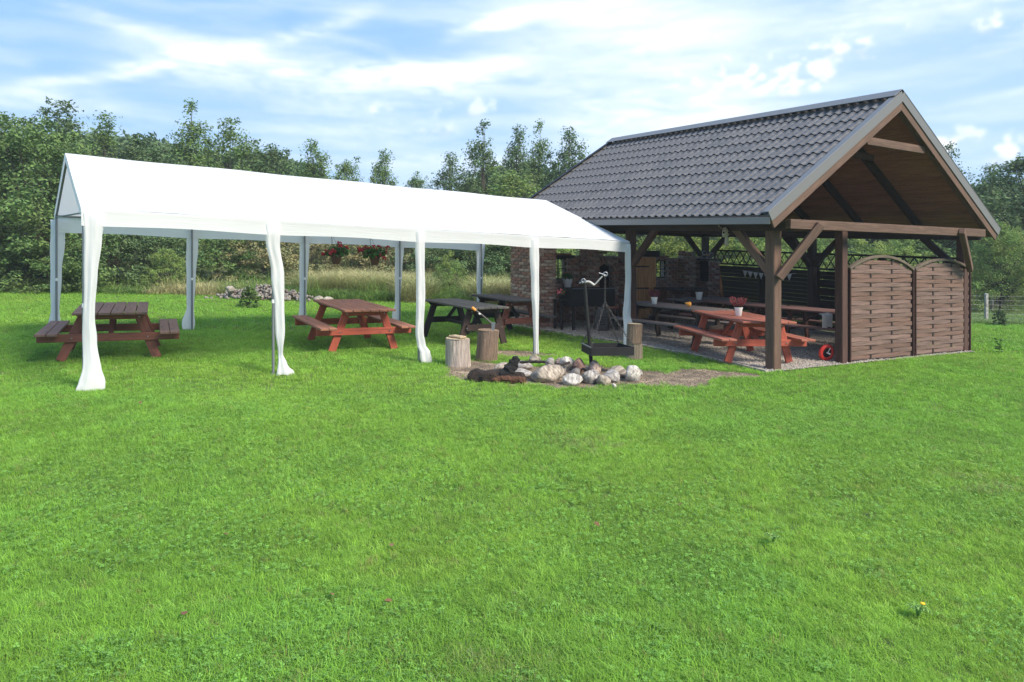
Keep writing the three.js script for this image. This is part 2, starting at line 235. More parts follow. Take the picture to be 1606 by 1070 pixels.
{
  const r = rng(11), variants = [tuftGeo(1, 18, 0.042, 0.042, 0.0013), tuftGeo(2, 16, 0.055, 0.045, 0.0014), tuftGeo(3, 12, 0.058, 0.055, 0.0026), tuftGeo(4, 14, 0.065, 0.09, 0.0042)];
  const lists = variants.map(() => []);
  const bands = [[1.9, 5, 2600, [0, 1]], [5, 9, 1500, [0, 1]], [9, 14.5, 600, [2]], [14.5, 26, 160, [3]]];
  const c = new THREE.Color(), q = new THREE.Quaternion(), q2 = new THREE.Quaternion(), M = new THREE.Matrix4();
  for (const [d0, d1, dens, vs] of bands) {
    const span = (d) => 0.84 * d + 1.5, area = (d1 - d0) * 2 * (span(d0) + span(d1)) / 2, N = Math.round(area * dens);
    for (let k = 0; k < N; k++) {
      const d = d0 + (d1 - d0) * r(), hw = span(d1); const x = (r() * 2 - 1) * hw; if (Math.abs(x) > span(d)) continue; if (bare(x, d)) continue; const rf = rough_(x, d); if (rf > 0.7) continue;
      const dr = dryAt(x, d), lu = lushAt(x, d), i = vs[Math.floor(r() * vs.length)];
      const s = (0.7 + 0.5 * r()) * (0.66 + 0.6 * lu) * (d < 5 ? 1 : 1.08), kk = 0.8 + 0.4 * r();
      const pt = 0.93 + 0.13 * sstep(0.25, 0.75, fbm(x * 1.1 + 70, d * 1.1 + 11, 3, 37)) + 0.2 * (vnoise(x * 4.1, d * 4.1, 39) - 0.4); let R = lerp(0.225, 0.26, sstep(0.35, 0.7, dr)) * pt, G = lerp(0.435, 0.45, sstep(0.35, 0.7, dr)) * pt, Bb = lerp(0.05, 0.058, dr) * pt; const thin = Math.max(1 - Math.hypot((x - 0.62) / 0.5, (d - 7.05) / 0.55), 1 - Math.hypot((x - 4.1) / 0.7, (d - 6.15) / 0.6), 1 - Math.hypot((x + 0.1) / 0.5, (d - 3.35) / 0.3), 0) + (fbm(x * 6, d * 6, 2, 83) - 0.62) * 0.9; if (thin > 0 && r() < thin * 0.45) { R = 0.3; G = 0.36; Bb = 0.11; }
      if (lu > 0.55) { R *= 0.92; G *= 0.96; } if (r() < 0.018) { R = 0.3; G = 0.29; Bb = 0.1; } else if (r() < 0.12) { R *= 1.35; G *= 1.25; Bb *= 2; }
      lists[i].push([x, d, s, r() * 6.283, (r() - 0.5) * 0.3, R * kk, G * kk, Bb * kk, 0.8 + 0.5 * r()]);
    }
  }
  lists.forEach((l, i) => {
    const im = new THREE.InstancedMesh(variants[i], leafy(1, 1, 1, { vc: true, t: 0.4 }), l.length);
    l.forEach(([x, d, s, a, t, R, G, Bb, hs], k) => { q.setFromAxisAngle(V(0, 1, 0), a); q2.setFromAxisAngle(V(1, 0, 0), t); M.compose(at(x, d, -0.004), q.multiply(q2), V(s, s * hs, s)); im.setMatrixAt(k, M); c.setRGB(R, G, Bb); im.setColorAt(k, c); });
    im.name = numbered('grass'); scene.add(tag(im, ['short fine lawn grass in the foreground', 'mixed lawn grass blades between the finer tufts', 'lawn grass in front of tent and pavilion', 'lawn grass behind the tent up to the meadow edge'][i], 'grass', null, 'stuff'));
  });
  console.log('tufts', lists.map((l) => l.length).join(' '));
  // clover and small broad weeds
  const pos = [], nor = [], uv = [];
  for (let k = 0; k < 3; k++) { const a = k * 2.094, ca = Math.cos(a), sa = Math.sin(a); const P = (u, w, h) => [u * ca - w * sa, h, u * sa + w * ca]; const o = P(0.001, 0, 0), t = P(0.013, 0, 0.0015), l = P(0.008, -0.0065, 0.0035), rr = P(0.008, 0.0065, 0.0035); for (const v of [o, t, l, o, rr, t]) { pos.push(...v); nor.push(0, 1, 0); uv.push(0, 0); } }
  const g = finish(pos, nor, uv), N = 42000, im = new THREE.InstancedMesh(g, leafy(1, 1, 1, { t: 0.35 }), N); let n = 0;
  while (n < N) { const d = 2 + 7 * Math.pow(r(), 1.3), x = (r() * 2 - 1) * (0.78 * d + 1); const p = fbm(x * 1.1 + 30, d * 1.1, 3, 19) * 0.75 + fbm(x * 5, d * 5, 2, 23) * 0.25; if (p < 0.5 && r() > 0.05) continue; if (bare(x, d)) continue; q.setFromEuler(new THREE.Euler((r() - 0.5) * 1.2, r() * 6.3, (r() - 0.5) * 1.2)); const s = 0.5 + 0.6 * r(); M.compose(at(x, d, 0.018 + 0.03 * r()), q, V(s, s, s)); im.setMatrixAt(n, M); const k = 0.7 + 0.6 * r(); c.setRGB(0.18 * k, 0.38 * k, 0.07 * k); im.setColorAt(n++, c); }
  im.name = 'clover'; scene.add(tag(im, 'small clover leaves scattered through the lawn', 'clover', null, 'stuff'));
}

// dirt crumbs and grit on the bare earth round the fire
{
  const r = rng(71), N = 9000, im = new THREE.InstancedMesh(stoneGeo(12, 1, 0.6, 0.9, 0.4, 1), spk(1, 1, 1, { s: 1, bump: 0 }), N), M = new THREE.Matrix4(), q = new THREE.Quaternion(), c = new THREE.Color(); let n = 0;
  while (n < N) { const x = lerp(-1.3, 4.2, r()), d = lerp(9.5, 13.2, r()); if (onGravel(x, d) || isSoil(x, d) < 0.3 + 0.6 * r()) continue; const s = 0.004 + 0.012 * r() * r() * r(); q.setFromEuler(new THREE.Euler(r() * 6, r() * 6, r() * 6)); M.compose(at(x, d, 0.008), q, V(s, s, s)); im.setMatrixAt(n, M); const t = 0.14 + 0.3 * r(); c.setRGB(t * 1.1, t * 0.9, t * 0.7); im.setColorAt(n++, c); }
  im.name = 'dirt'; scene.add(tag(im, 'loose dirt crumbs on the bare earth round the fire', 'dirt', null, 'stuff'));
}

// ---------------------------------------------------------------- the pavilion
const M = {
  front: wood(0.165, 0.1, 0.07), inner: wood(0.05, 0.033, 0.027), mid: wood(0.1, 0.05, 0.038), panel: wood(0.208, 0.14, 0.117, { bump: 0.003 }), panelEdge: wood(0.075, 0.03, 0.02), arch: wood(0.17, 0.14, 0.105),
  board: wood(0.42, 0.19, 0.135), dark: wood(0.022, 0.016, 0.015), ply: wood(0.85, 0.45, 0.19, { bump: 0.001 }), iron: plain(0.012, 0.012, 0.013, 0.55, 0.5), soot: spk(0.009, 0.009, 0.01, { s: 3, bump: 0.002, rough: 0.7 }),
  steel: plain(0.28, 0.29, 0.31, 0.42, 0.75), tubeGrey: plain(0.22, 0.23, 0.25, 0.45, 0.5), white: plain(0.78, 0.78, 0.76, 0.5), trim: new THREE.MeshStandardMaterial({ color: rgb(0.17, 0.168, 0.165), roughness: 0.45, metalness: 0.15 }),
};
const tileMats = [0, 1, 2].map((k) => new THREE.MeshStandardMaterial({ color: rgb(0.15 + 0.012 * k, 0.15 + 0.012 * k, 0.155 + 0.012 * k), map: rep(SPECK, 2.3, 2.3), roughness: 0.4 + 0.04 * k, metalness: 0.05 }));
{
  const P = thing('pavilion', 'open timber pavilion with grey metal tile roof over gravel floor', 'pavilion', pav(W / 2, B, 0));
  const post = (a, b, h, m, w = 0.165, z0 = -0.02) => wpart(P, 'post', beam(pav(a, b, z0), pav(a, b, h), w, w, pav(0, 1).sub(pav(0, 0)).setY(0).normalize(), 0.012), m);
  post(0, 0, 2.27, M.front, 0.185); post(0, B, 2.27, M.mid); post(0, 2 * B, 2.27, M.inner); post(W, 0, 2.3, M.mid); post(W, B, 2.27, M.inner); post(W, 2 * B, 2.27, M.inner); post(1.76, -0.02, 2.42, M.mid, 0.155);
  // plates, ties
  const bm = (n, p, q, w, h, m, up) => wpart(P, n, beam(p, q, w, h, up), m);
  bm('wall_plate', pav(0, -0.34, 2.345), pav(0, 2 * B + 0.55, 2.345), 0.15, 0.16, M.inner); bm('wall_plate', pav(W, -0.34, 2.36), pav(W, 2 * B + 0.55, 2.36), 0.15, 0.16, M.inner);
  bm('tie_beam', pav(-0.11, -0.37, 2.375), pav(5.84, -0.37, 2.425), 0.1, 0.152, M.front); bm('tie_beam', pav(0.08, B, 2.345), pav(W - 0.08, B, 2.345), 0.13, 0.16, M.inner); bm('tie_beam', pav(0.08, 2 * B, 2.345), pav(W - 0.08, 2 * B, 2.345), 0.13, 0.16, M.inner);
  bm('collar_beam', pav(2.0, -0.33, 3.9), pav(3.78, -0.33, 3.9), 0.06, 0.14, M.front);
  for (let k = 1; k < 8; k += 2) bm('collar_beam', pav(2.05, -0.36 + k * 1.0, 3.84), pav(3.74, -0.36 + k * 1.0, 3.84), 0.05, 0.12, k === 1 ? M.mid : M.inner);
  // braces
  const br = (p, q, m, w = 0.1, h = 0.13) => { const d = q.clone().sub(p).normalize(); const side = d.clone().cross(V(0, 1, 0)).normalize(); wpart(P, 'brace', beam(p.clone().addScaledVector(d, -0.06), q.clone().addScaledVector(d, 0.06), w, h, side.cross(d)), m); };
  br(pav(-0.03, -0.17, 1.56), pav(0.5, -0.47, 2.34), M.front); br(pav(5.68, -0.2, 1.72), pav(4.86, -0.47, 2.4), M.front);
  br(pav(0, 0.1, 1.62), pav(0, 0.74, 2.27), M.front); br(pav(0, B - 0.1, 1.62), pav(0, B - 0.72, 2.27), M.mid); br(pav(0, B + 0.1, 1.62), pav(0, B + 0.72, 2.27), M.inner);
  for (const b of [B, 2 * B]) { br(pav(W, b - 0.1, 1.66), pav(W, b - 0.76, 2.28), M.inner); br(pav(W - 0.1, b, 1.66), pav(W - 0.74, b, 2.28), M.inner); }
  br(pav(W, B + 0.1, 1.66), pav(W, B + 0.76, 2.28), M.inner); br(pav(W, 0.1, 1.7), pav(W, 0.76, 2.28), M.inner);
  // roof planes: u along b, v from the eave to the ridge
  const bF = -0.43, bB = 2 * B + 0.615, aL = -0.579, aR = W + 0.461, hE = 2.47, hR = 4.74, aM = W / 2;
  const left = (t, b, up = 0) => pav(lerp(aL, aM, t), b, lerp(hE, hR, t) + up), right = (t, b, up = 0) => pav(lerp(aR, aM, t), b, lerp(hE, hR, t) + up);
  for (const f of [left, right]) {
    const n = 24; for (let k = 0; k < n; k++) { const t0 = (k + 0.005) / n, t1 = (k + 0.995) / n; const p0 = f((t0 + t1) / 2, bF + 0.05), p1 = f((t0 + t1) / 2, bB - 0.05), d = f(t1, 0).sub(f(t0, 0)); wpart(P, 'roof_board', beam(p0, p1, d.length(), 0.02, d.clone().cross(p1.clone().sub(p0)).normalize().multiplyScalar(f === left ? 1 : -1), 0.003), M.board); }
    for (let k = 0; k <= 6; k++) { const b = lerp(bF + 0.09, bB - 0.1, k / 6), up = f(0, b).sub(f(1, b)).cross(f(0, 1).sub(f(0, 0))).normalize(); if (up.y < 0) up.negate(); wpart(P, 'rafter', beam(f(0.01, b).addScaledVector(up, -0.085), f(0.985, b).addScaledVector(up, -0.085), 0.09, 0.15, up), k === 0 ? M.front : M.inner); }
    // barge board below the metal verge, at the front gable
    const up = f(0, 0).sub(f(1, 0)).cross(f(0, 1).sub(f(0, 0))).normalize(); if (up.y < 0) up.negate();
    wpart(P, 'barge_board', beam(f(-0.01, bF + 0.005).addScaledVector(up, -0.10), f(1.0, bF + 0.005).addScaledVector(up, -0.10), 0.03, 0.17, up), M.front);
    wpart(P, 'verge_trim', [beam(f(-0.012, bF - 0.022).addScaledVector(up, 0.03), f(1.008, bF - 0.022).addScaledVector(up, 0.03), 0.012, 0.17, up, 0.003), beam(f(-0.012, bF + 0.03).addScaledVector(up, 0.112), f(1.0, bF + 0.03).addScaledVector(up, 0.112), 0.13, 0.01, up, 0.003)], M.trim);
    wpart(P, 'verge_trim', [beam(f(-0.01, bB).addScaledVector(up, 0.03), f(1.0, bB).addScaledVector(up, 0.03), 0.012, 0.17, up, 0.003), beam(f(-0.01, bB - 0.05).addScaledVector(up, 0.112), f(1.0, bB - 0.05).addScaledVector(up, 0.112), 0.12, 0.01, up, 0.003)], M.iron);
  }
  wpart(P, 'ridge_cap', [beam(left(0.965, bF - 0.02, 0.16), left(0.965, bB + 0.02, 0.16), 0.26, 0.012, left(0, 0).sub(left(1, 0)).cross(left(0, 1).sub(left(0, 0))).normalize().negate()), beam(right(0.965, bF - 0.02, 0.16), right(0.965, bB + 0.02, 0.16), 0.26, 0.012, right(0, 0).sub(right(1, 0)).cross(right(0, 1).sub(right(0, 0))).normalize())], M.trim);
  wpart(P, 'eave_trim', [beam(left(-0.012, bF - 0.01, -0.035), left(-0.012, bB, -0.035), 0.012, 0.115, V(0, 1, 0), 0.003), beam(left(0.004, bF - 0.01, 0.026), left(0.004, bB, 0.026), 0.1, 0.01, left(0, 0).sub(left(1, 0)).cross(left(0, 1).sub(left(0, 0))).normalize().negate(), 0.003)], M.trim);
  wpart(P, 'eave_trim', beam(right(-0.012, bF, -0.03), right(-0.012, bB, -0.03), 0.012, 0.115, V(0, 1, 0), 0.003), M.trim);
  // pressed metal tiles: wave across, a step at the foot of every course
  const cols = 44, rows = 10, pitch = (bB - bF) / cols;
  for (const f of [left, right]) {
    const e = f(0, 1).sub(f(0, 0)).normalize(), sl = f(1, 0).sub(f(0, 0)), len = sl.length() / rows; sl.normalize(); const flip = e.clone().cross(sl).y < 0; if (flip) e.negate(); const nn = e.clone().cross(sl).normalize();
    const geo = (() => { const pos = [], nor = [], uv = [], ns = 10; const prof = (x) => { const p = x - Math.floor(x); return p < 0.62 ? 0.034 * Math.pow(Math.sin(Math.PI * p / 0.62), 1.1) : 0.004 * Math.sin(Math.PI * (p - 0.62) / 0.38) * -1; };
      const Pt = (i, k) => { const x = i / ns, z = prof(x); return k === 0 ? [x * pitch, 0.035, z - 0.012] : k === 1 ? [x * pitch, -0.026, z + 0.03] : [x * pitch, len + 0.004, z + 0.008]; };
      for (let i = 0; i < ns; i++) { const a = Pt(i, 1), b = Pt(i + 1, 1), c = Pt(i + 1, 2), d = Pt(i, 2), q0 = Pt(i, 0), q1 = Pt(i + 1, 0); const N = (i2) => { const h = 0.02, s = (prof((i2 + h * ns) / ns) - prof((i2 - h * ns) / ns)) / (2 * h * pitch); return V(-s, 0, 1).normalize().toArray(); }; const na = N(i + 1e-6), nb = N(i + 1 - 1e-6);
        for (const [v, n] of [[a, na], [b, nb], [c, nb], [a, na], [c, nb], [d, na]]) { pos.push(...v); nor.push(...n); uv.push(v[0], v[1]); }
        for (const v of [q0, q1, b, q0, b, a]) { pos.push(...v); nor.push(0, -0.66, -0.75); uv.push(v[0], v[1]); } }
      return finish(pos, nor, uv); })();
    const basis = new THREE.Matrix4().makeBasis(e, sl, nn), q = new THREE.Quaternion().setFromRotationMatrix(basis); const list = [];
    for (let r = 0; r < rows; r++) for (let c = 0; c < cols; c++) { const p = f(r / rows, flip ? bB - c * pitch : bF + c * pitch).addScaledVector(nn, 0.018); list.push([p, p.distanceTo(camera.position), c]); }
    list.sort((x, y) => x[1] - y[1]); const rest = [];
    list.forEach(([p, , c], k) => { if (f === left && k < 300) { const o = new THREE.Mesh(geo, tileMats[Math.floor(hash(c, k, 5) * 3)]); o.name = numbered('roof_tile'); o.position.copy(p).sub(P.position); o.quaternion.copy(q); P.add(o); } else rest.push(geo.clone().applyQuaternion(q).translate(p.x, p.y, p.z)); });
    const o = wpart(P, f === left ? 'roof_tiles_far_end' : 'roof_tiles_back_slope', rest, tileMats[1]); o.userData.kind = 'stuff';
  }
}
// ---- woven fence panels closing half of the gable front
const panelTones = [M.panel, wood(0.19, 0.125, 0.1, { bump: 0.003 }), wood(0.235, 0.155, 0.13, { bump: 0.003 }), wood(0.205, 0.125, 0.095, { bump: 0.003 })];
function wovenPanel(a0, a1, b, hs, ha, label, seed) {
  const T = thing('woven_fence_panel', label, 'fence panel', pav((a0 + a1) / 2, b, 0), 0, 'woven panels under the gable');
  const mid = (a0 + a1) / 2, hw = (a1 - a0) / 2, archH = (a) => hs + (ha - hs) * (1 - Math.pow(Math.abs(a - mid) / hw, 2.1)), r = rng(seed);
  const xs = [a0 + (a1 - a0) * 0.335, a0 + (a1 - a0) * 0.665];
  for (const a of [a0 + 0.015, a1 - 0.015]) wpart(T, 'side_post', beam(pav(a, b - 0.01, 0), pav(a, b - 0.01, hs - 0.01), 0.032, 0.07, pav(0, 1).sub(pav(0, 0)).setY(0)), M.panelEdge);
  const pts = []; for (let k = 0; k <= 14; k++) { const a = lerp(a0, a1, k / 14); pts.push(pav(a, b - 0.01, archH(a))); }
  const ar = []; for (let k = 0; k < 14; k++) ar.push(beam(pts[k].clone().lerp(pts[k + 1], -0.03), pts[k].clone().lerp(pts[k + 1], 1.03), 0.075, 0.05, V(0, 1, 0), 0.006)); wpart(T, 'arched_top_rail', ar, M.arch);
  for (const a of xs) wpart(T, 'upright', beam(pav(a, b, 0.02), pav(a, b, archH(a) - 0.02), 0.045, 0.022, pav(0, 1).sub(pav(0, 0)).setY(0)), M.inner);
  const n = 23, pitch = (ha - 0.04) / n;
  for (let k = 0; k < n; k++) {
    const h = 0.05 + (k + 0.5) * pitch, sg = k % 2 ? 1 : -1, st = []; let l = a0 + 0.03, rr = a1 - 0.03; while (archH(l) < h + 0.03 && l < mid) l += 0.02; while (archH(rr) < h + 0.03 && rr > mid) rr -= 0.02; if (rr - l < 0.2) continue;
    const wav = (a) => { const u = (a - a0) / (a1 - a0); return sg * 0.01 * Math.sin((u - 0.5) * Math.PI * 3); };
    const hh = pitch * (0.93 + 0.07 * r()), tiltS = (r() - 0.5) * 0.012, ns = 16, pos = [], nor = [], uv = []; const ou = r() * 5, ov = r() * 5;
    const ring = (i) => { const a = lerp(l, rr, i / ns), c = pav(a, b + wav(a), h + tiltS * (i / ns - 0.5) + 0.003 * Math.sin(i + seed + k)), y = hh / 2, f = pav(0, -0.006).sub(pav(0, 0)); return [c.clone().add(f).add(V(0, y - 0.002, 0)), c.clone().sub(f).add(V(0, y, 0)), c.clone().sub(f).add(V(0, -y, 0)), c.clone().add(f).add(V(0, -y + 0.002, 0))]; };
    for (let i = 0; i < ns; i++) { const A = ring(i), C = ring(i + 1); for (let s = 0; s < 4; s++) { const s2 = (s + 1) % 4, q = [A[s], C[s], C[s2], A[s], C[s2], A[s2]], nm = C[s].clone().sub(A[s]).cross(A[s2].clone().sub(A[s])).normalize(); for (const v of q) { pos.push(v.x, v.y, v.z); nor.push(nm.x, nm.y, nm.z); uv.push(v.x * 1.2 + ou, v.y + ov + s); } } }
    wpart(T, 'slat', finish(pos, nor, uv), panelTones[Math.floor(r() * 4)]);
  }
}
wovenPanel(1.9, 3.88, -0.06, 1.67, 1.9, 'brown woven fence panel with arched top beside the pavilion middle post', 1);
wovenPanel(3.93, 5.93, -0.06, 1.68, 1.87, 'brown woven fence panel with arched top at the pavilion outer corner', 2);
// ---- dark slatted fence along the open side, lattice on top
for (let k = 0; k < 4; k++) {
  const b0 = 0.12 + k * 1.68, b1 = b0 + 1.66, a = 5.92, nm = ['nearest the woven panels', 'second from the woven panels', 'behind the string of bunting', 'next to the brick chimney pillar'][k];
  const T = thing('slat_fence_panel', 'dark slatted fence panel with lattice top ' + nm, 'fence panel', pav(a, (b0 + b1) / 2, 0), 0, 'dark fence along the pavilion side');
  for (const b of [b0 + 0.03, b1 - 0.03]) wpart(T, 'side_post', beam(pav(a, b, 0), pav(a, b, 1.92), 0.06, 0.06, pav(1, 0).sub(pav(0, 0)).setY(0)), M.dark);
  for (let i = 0; i < 14; i++) wpart(T, 'slat', beam(pav(a, b0, 0.13 + i * 0.1), pav(a, b1, 0.13 + i * 0.1 + (hash(i, k) - 0.5) * 0.012), 0.018, 0.0955, V(0, 1, 0), 0.002), M.dark);
  wpart(T, 'rail', beam(pav(a, b0, 1.53), pav(a, b1, 1.53), 0.045, 0.045), M.dark); wpart(T, 'rail', beam(pav(a, b0, 1.9), pav(a, b1, 1.9), 0.045, 0.045), M.dark);
  for (let i = 0; i < 7; i++) for (const s of [-1, 1]) { const c = b0 + 0.15 + i * 0.227; wpart(T, 'lattice_strip', beam(pav(a + s * 0.006, c - s * 0.11, 1.55), pav(a + s * 0.006, c + s * 0.11, 1.88), 0.01, 0.026, pav(0, 1).sub(pav(0, 0)).setY(0), 0.002), M.dark); }
}
// ---- brick back wall with window openings, oven arch, plank door and piers
{
  const T = thing('brick_wall', 'reddish brick back wall with piers, small windows and arched oven niche', 'brick wall', pav(2.3, 6.5, 0));
  const core = [], bricks = [], bm = [[0.45, 0.24, 0.19], [0.5, 0.3, 0.235], [0.4, 0.23, 0.19], [0.5, 0.36, 0.3], [0.58, 0.46, 0.39], [0.33, 0.235, 0.2]].map((c) => spk(...c, { s: 5, bump: 0.006 })), bc = [[0.45, 0.24, 0.19], [0.5, 0.3, 0.235], [0.4, 0.23, 0.19], [0.5, 0.36, 0.3], [0.58, 0.46, 0.39], [0.33, 0.235, 0.2]];
  const fwd = pav(0, 1).sub(pav(0, 0)).setY(0).normalize(), side = pav(1, 0).sub(pav(0, 0)).setY(0).normalize();
  const qF = new THREE.Quaternion().setFromRotationMatrix(new THREE.Matrix4().makeBasis(side, V(0, 1, 0), fwd.clone().negate())), qS = new THREE.Quaternion().setFromRotationMatrix(new THREE.Matrix4().makeBasis(fwd, V(0, 1, 0), side));
  const bg = [0, 1, 2].map((k) => cbox([0.235, 0.228, 0.112][k], 0.064, 0.05, 0.006));
  const put = (p, q, half) => bricks.push({ p, q, g: half ? 2 : Math.floor(hash(bricks.length, 4) * 2), c: Math.floor(hash(bricks.length, 9) * 6), d: p.distanceTo(camera.position) });
  const jig = (k) => (hash(bricks.length, k) - 0.5);
  // a block of masonry: front face (towards the floor), outer side face; hole(a, h) leaves openings
  function block(a0, a1, b0, b1, h1, hole, faces = 'fs') {
    const rows = Math.round(h1 / 0.075);
    for (let r = 0; r < rows; r++) {
      const h = (r + 0.5) * 0.075; let a = a0 + (r % 2 ? 0.06 : 0.122);
      const top = r > rows - 2 ? 0.7 : r > rows - 3 ? 0.4 : 0;                     // ragged weathered top
      if (faces.includes('f')) for (let x = r % 2 ? 0 : -0.5; a0 + x * 0.247 < a1 - 0.02; x++) { let l = Math.max(a0, a0 + x * 0.247), rr = Math.min(a1, a0 + (x + 1) * 0.247); const c = (l + rr) / 2; if (rr - l < 0.07 || (hole && hole(c, h)) || hash(r * 31 + x * 7, a0 * 100, 3) < top) continue; const p = pav(c, b0 + 0.012 + jig(3) * 0.012, h + jig(4) * 0.004); put(p, qF, rr - l < 0.17); }
      if (faces.includes('s')) for (let x = r % 2 ? -0.5 : 0; b0 + x * 0.247 < b1 - 0.02; x++) { let l = Math.max(b0, b0 + x * 0.247), rr = Math.min(b1, b0 + (x + 1) * 0.247); if (rr - l < 0.07) continue; const p = pav(a0 + 0.012 + jig(5) * 0.012, (l + rr) / 2, h + jig(6) * 0.004); put(p, qS, rr - l < 0.17); }
    }
  }
  const slab = (a0, a1, b0, b1, h0, h1) => { const p = pav((a0 + a1) / 2, (b0 + b1) / 2, (h0 + h1) / 2); core.push(cbox(a1 - a0, h1 - h0, b1 - b0, 0.01).applyQuaternion(qF).translate(p.x, p.y, p.z)); };
  const e = 0.014;
  block(-0.82, -0.36, 5.68, 6.9, 1.92); slab(-0.82 + e, -0.36 - e, 5.68 + e, 6.9, 0, 1.9);                       // corner pier and return
  const win1 = (a, h) => a > 0.14 && a < 0.62 && h > 1.06 && h < 1.62, arch = (a, h) => a > 1.5 && a < 2.1 && h > 0.5 && h < 1.2 + Math.sqrt(Math.max(0, 0.09 - (a - 1.8) ** 2)), door = (a, h) => a > 2.7 && a < 3.52 && h < 1.78, win2 = (a, h) => a > 3.54 && a < 3.9 && h > 1.1 && h < 1.56 + 0.05 * (1 - ((a - 3.72) / 0.18) ** 2);
  block(-0.36, 5.5, 6.6, 6.85, 1.82, (a, h) => win1(a, h) || arch(a, h) || door(a, h) || win2(a, h), 'f');
  slab(-0.36, 0.15, 6.6 + e, 6.85, 0, 1.67); slab(0.15, 0.61, 6.6 + e, 6.85, 0, 1.07); slab(0.15, 0.61, 6.6 + e, 6.85, 1.6, 1.67); slab(0.61, 1.5, 6.6 + e, 6.85, 0, 1.67); slab(1.5, 2.1, 6.6 + e, 6.85, 0, 0.5); slab(1.5, 2.1, 6.6 + e, 6.85, 1.5, 1.67); slab(2.1, 2.7, 6.6 + e, 6.85, 0, 1.67); slab(2.7, 3.52, 6.68, 6.85, 0, 1.67); slab(3.52, 3.55, 6.6 + e, 6.85, 0, 1.67); slab(3.55, 3.89, 6.6 + e, 6.85, 0, 1.11); slab(3.55, 3.89, 6.6 + e, 6.85, 1.6, 1.67); slab(3.89, 5.5, 6.6 + e, 6.85, 0, 1.67);
  block(1.0, 1.36, 6.28, 6.6, 1.95); slab(1.0 + e, 1.36 - e, 6.28 + e, 6.6, 0, 1.93); block(2.24, 2.5, 6.28, 6.6, 1.9); slab(2.24 + e, 2.5 - e, 6.28 + e, 6.6, 0, 1.88);
  block(4.32, 4.76, 6.36, 6.6, 1.86); slab(4.32 + e, 4.76 - e, 6.36 + e, 6.6, 0, 1.84); block(4.9, 5.42, 6.12, 6.6, 1.62); slab(4.9 + e, 5.42 - e, 6.12 + e, 6.6, 0, 1.6);
  wpart(T, 'mortar', core, spk(0.5, 0.45, 0.4, { s: 6, bump: 0.01 }));
  bricks.sort((x, y) => x.d - y.d); const rest = [];
  bricks.forEach((o, k) => { if (k < 300) { const m = new THREE.Mesh(bg[o.g], bm[o.c]); m.name = numbered('brick'); m.position.copy(o.p).sub(T.position); m.quaternion.copy(o.q); T.add(m); } else { const g = bg[o.g].clone().applyQuaternion(o.q).translate(o.p.x, o.p.y, o.p.z), n = g.attributes.position.count, col = new Float32Array(n * 3); for (let i = 0; i < n; i++) col.set(bc[o.c], i * 3); g.setAttribute('color', new THREE.BufferAttribute(col, 3)); rest.push(g); } });
  const rm = spk(1, 1, 1, { s: 5, bump: 0.006 }); rm.vertexColors = true; wpart(T, 'bricks_beyond', rest, rm).userData.kind = 'stuff'; console.log('bricks', bricks.length);
  // arched ring of voussoirs over the oven, sooty oven back
  const vs = []; for (let k = 0; k < 11; k++) { const an = Math.PI * (k + 0.5) / 11, p = pav(1.8 + Math.cos(an) * 0.36, 6.585, 1.2 + Math.sin(an) * 0.36); wpart(T, 'arch_brick', cbox(0.085, 0.16, 0.06, 0.006).applyQuaternion(qF.clone().multiply(new THREE.Quaternion().setFromAxisAngle(V(0, 0, 1), an - Math.PI / 2))).translate(p.x, p.y, p.z), bm[k % 6]); }
  wpart(T, 'oven_back', [beam(pav(1.45, 7.05, 0.95), pav(2.15, 7.05, 0.95), 0.02, 1.0), beam(pav(1.44, 6.86, 0.95), pav(1.44, 7.05, 0.95), 0.02, 1.0), beam(pav(2.16, 6.86, 0.95), pav(2.16, 7.05, 0.95), 0.02, 1.0), beam(pav(1.45, 6.95, 1.51), pav(2.15, 6.95, 1.51), 0.22, 0.02), beam(pav(1.45, 6.95, 0.48), pav(2.15, 6.95, 0.48), 0.22, 0.02)], M.soot);
  // window frames with glazing bars
  for (const [a0, a1, h0, h1] of [[0.16, 0.6, 1.09, 1.59], [3.56, 3.88, 1.13, 1.58]]) {
    const f = [], b = 6.66; for (const a of [a0, a1]) f.push(beam(pav(a, b, h0), pav(a, b, h1), 0.035, 0.04, fwd)); for (const h of [h0, h1]) f.push(beam(pav(a0 - 0.01, b, h), pav(a1 + 0.01, b, h), 0.04, 0.035)); f.push(beam(pav((a0 + a1) / 2, b, h0), pav((a0 + a1) / 2, b, h1), 0.022, 0.03, fwd), beam(pav(a0, b, (h0 + h1) / 2), pav(a1, b, (h0 + h1) / 2), 0.03, 0.022));
    wpart(T, 'window_frame', f, M.iron); wpart(T, 'window_sill', beam(pav(a0 - 0.06, 6.6, h0 - 0.035), pav(a1 + 0.06, 6.6, h0 - 0.035), 0.14, 0.035), spk(0.4, 0.37, 0.33));
  }
  wpart(T, 'lintel', beam(pav(0.0, 6.59, 1.64), pav(0.8, 6.59, 1.64), 0.08, 0.07), M.dark);
  const dr = wpart(T, 'lintel', beam(pav(2.66, 6.56, 1.76), pav(3.56, 6.56, 1.76), 0.12, 0.16), M.dark);
  // plank door with long hinges
  for (let k = 0; k < 5; k++) { const a = 2.74 + 0.076 + k * 0.152; wpart(T, 'door_plank', beam(pav(a, 6.6, 0.03), pav(a, 6.6, 1.67), 0.148, 0.035, fwd, 0.004), M.ply); }
  for (const h of [0.85, 1.42]) wpart(T, 'door_hinge', beam(pav(2.75, 6.575, h), pav(3.25, 6.575, h), 0.012, 0.035), M.iron);
  wpart(T, 'chimney_cap', beam(pav(4.86, 6.36, 1.64), pav(5.46, 6.36, 1.64), 0.52, 0.05), spk(0.12, 0.11, 0.11));
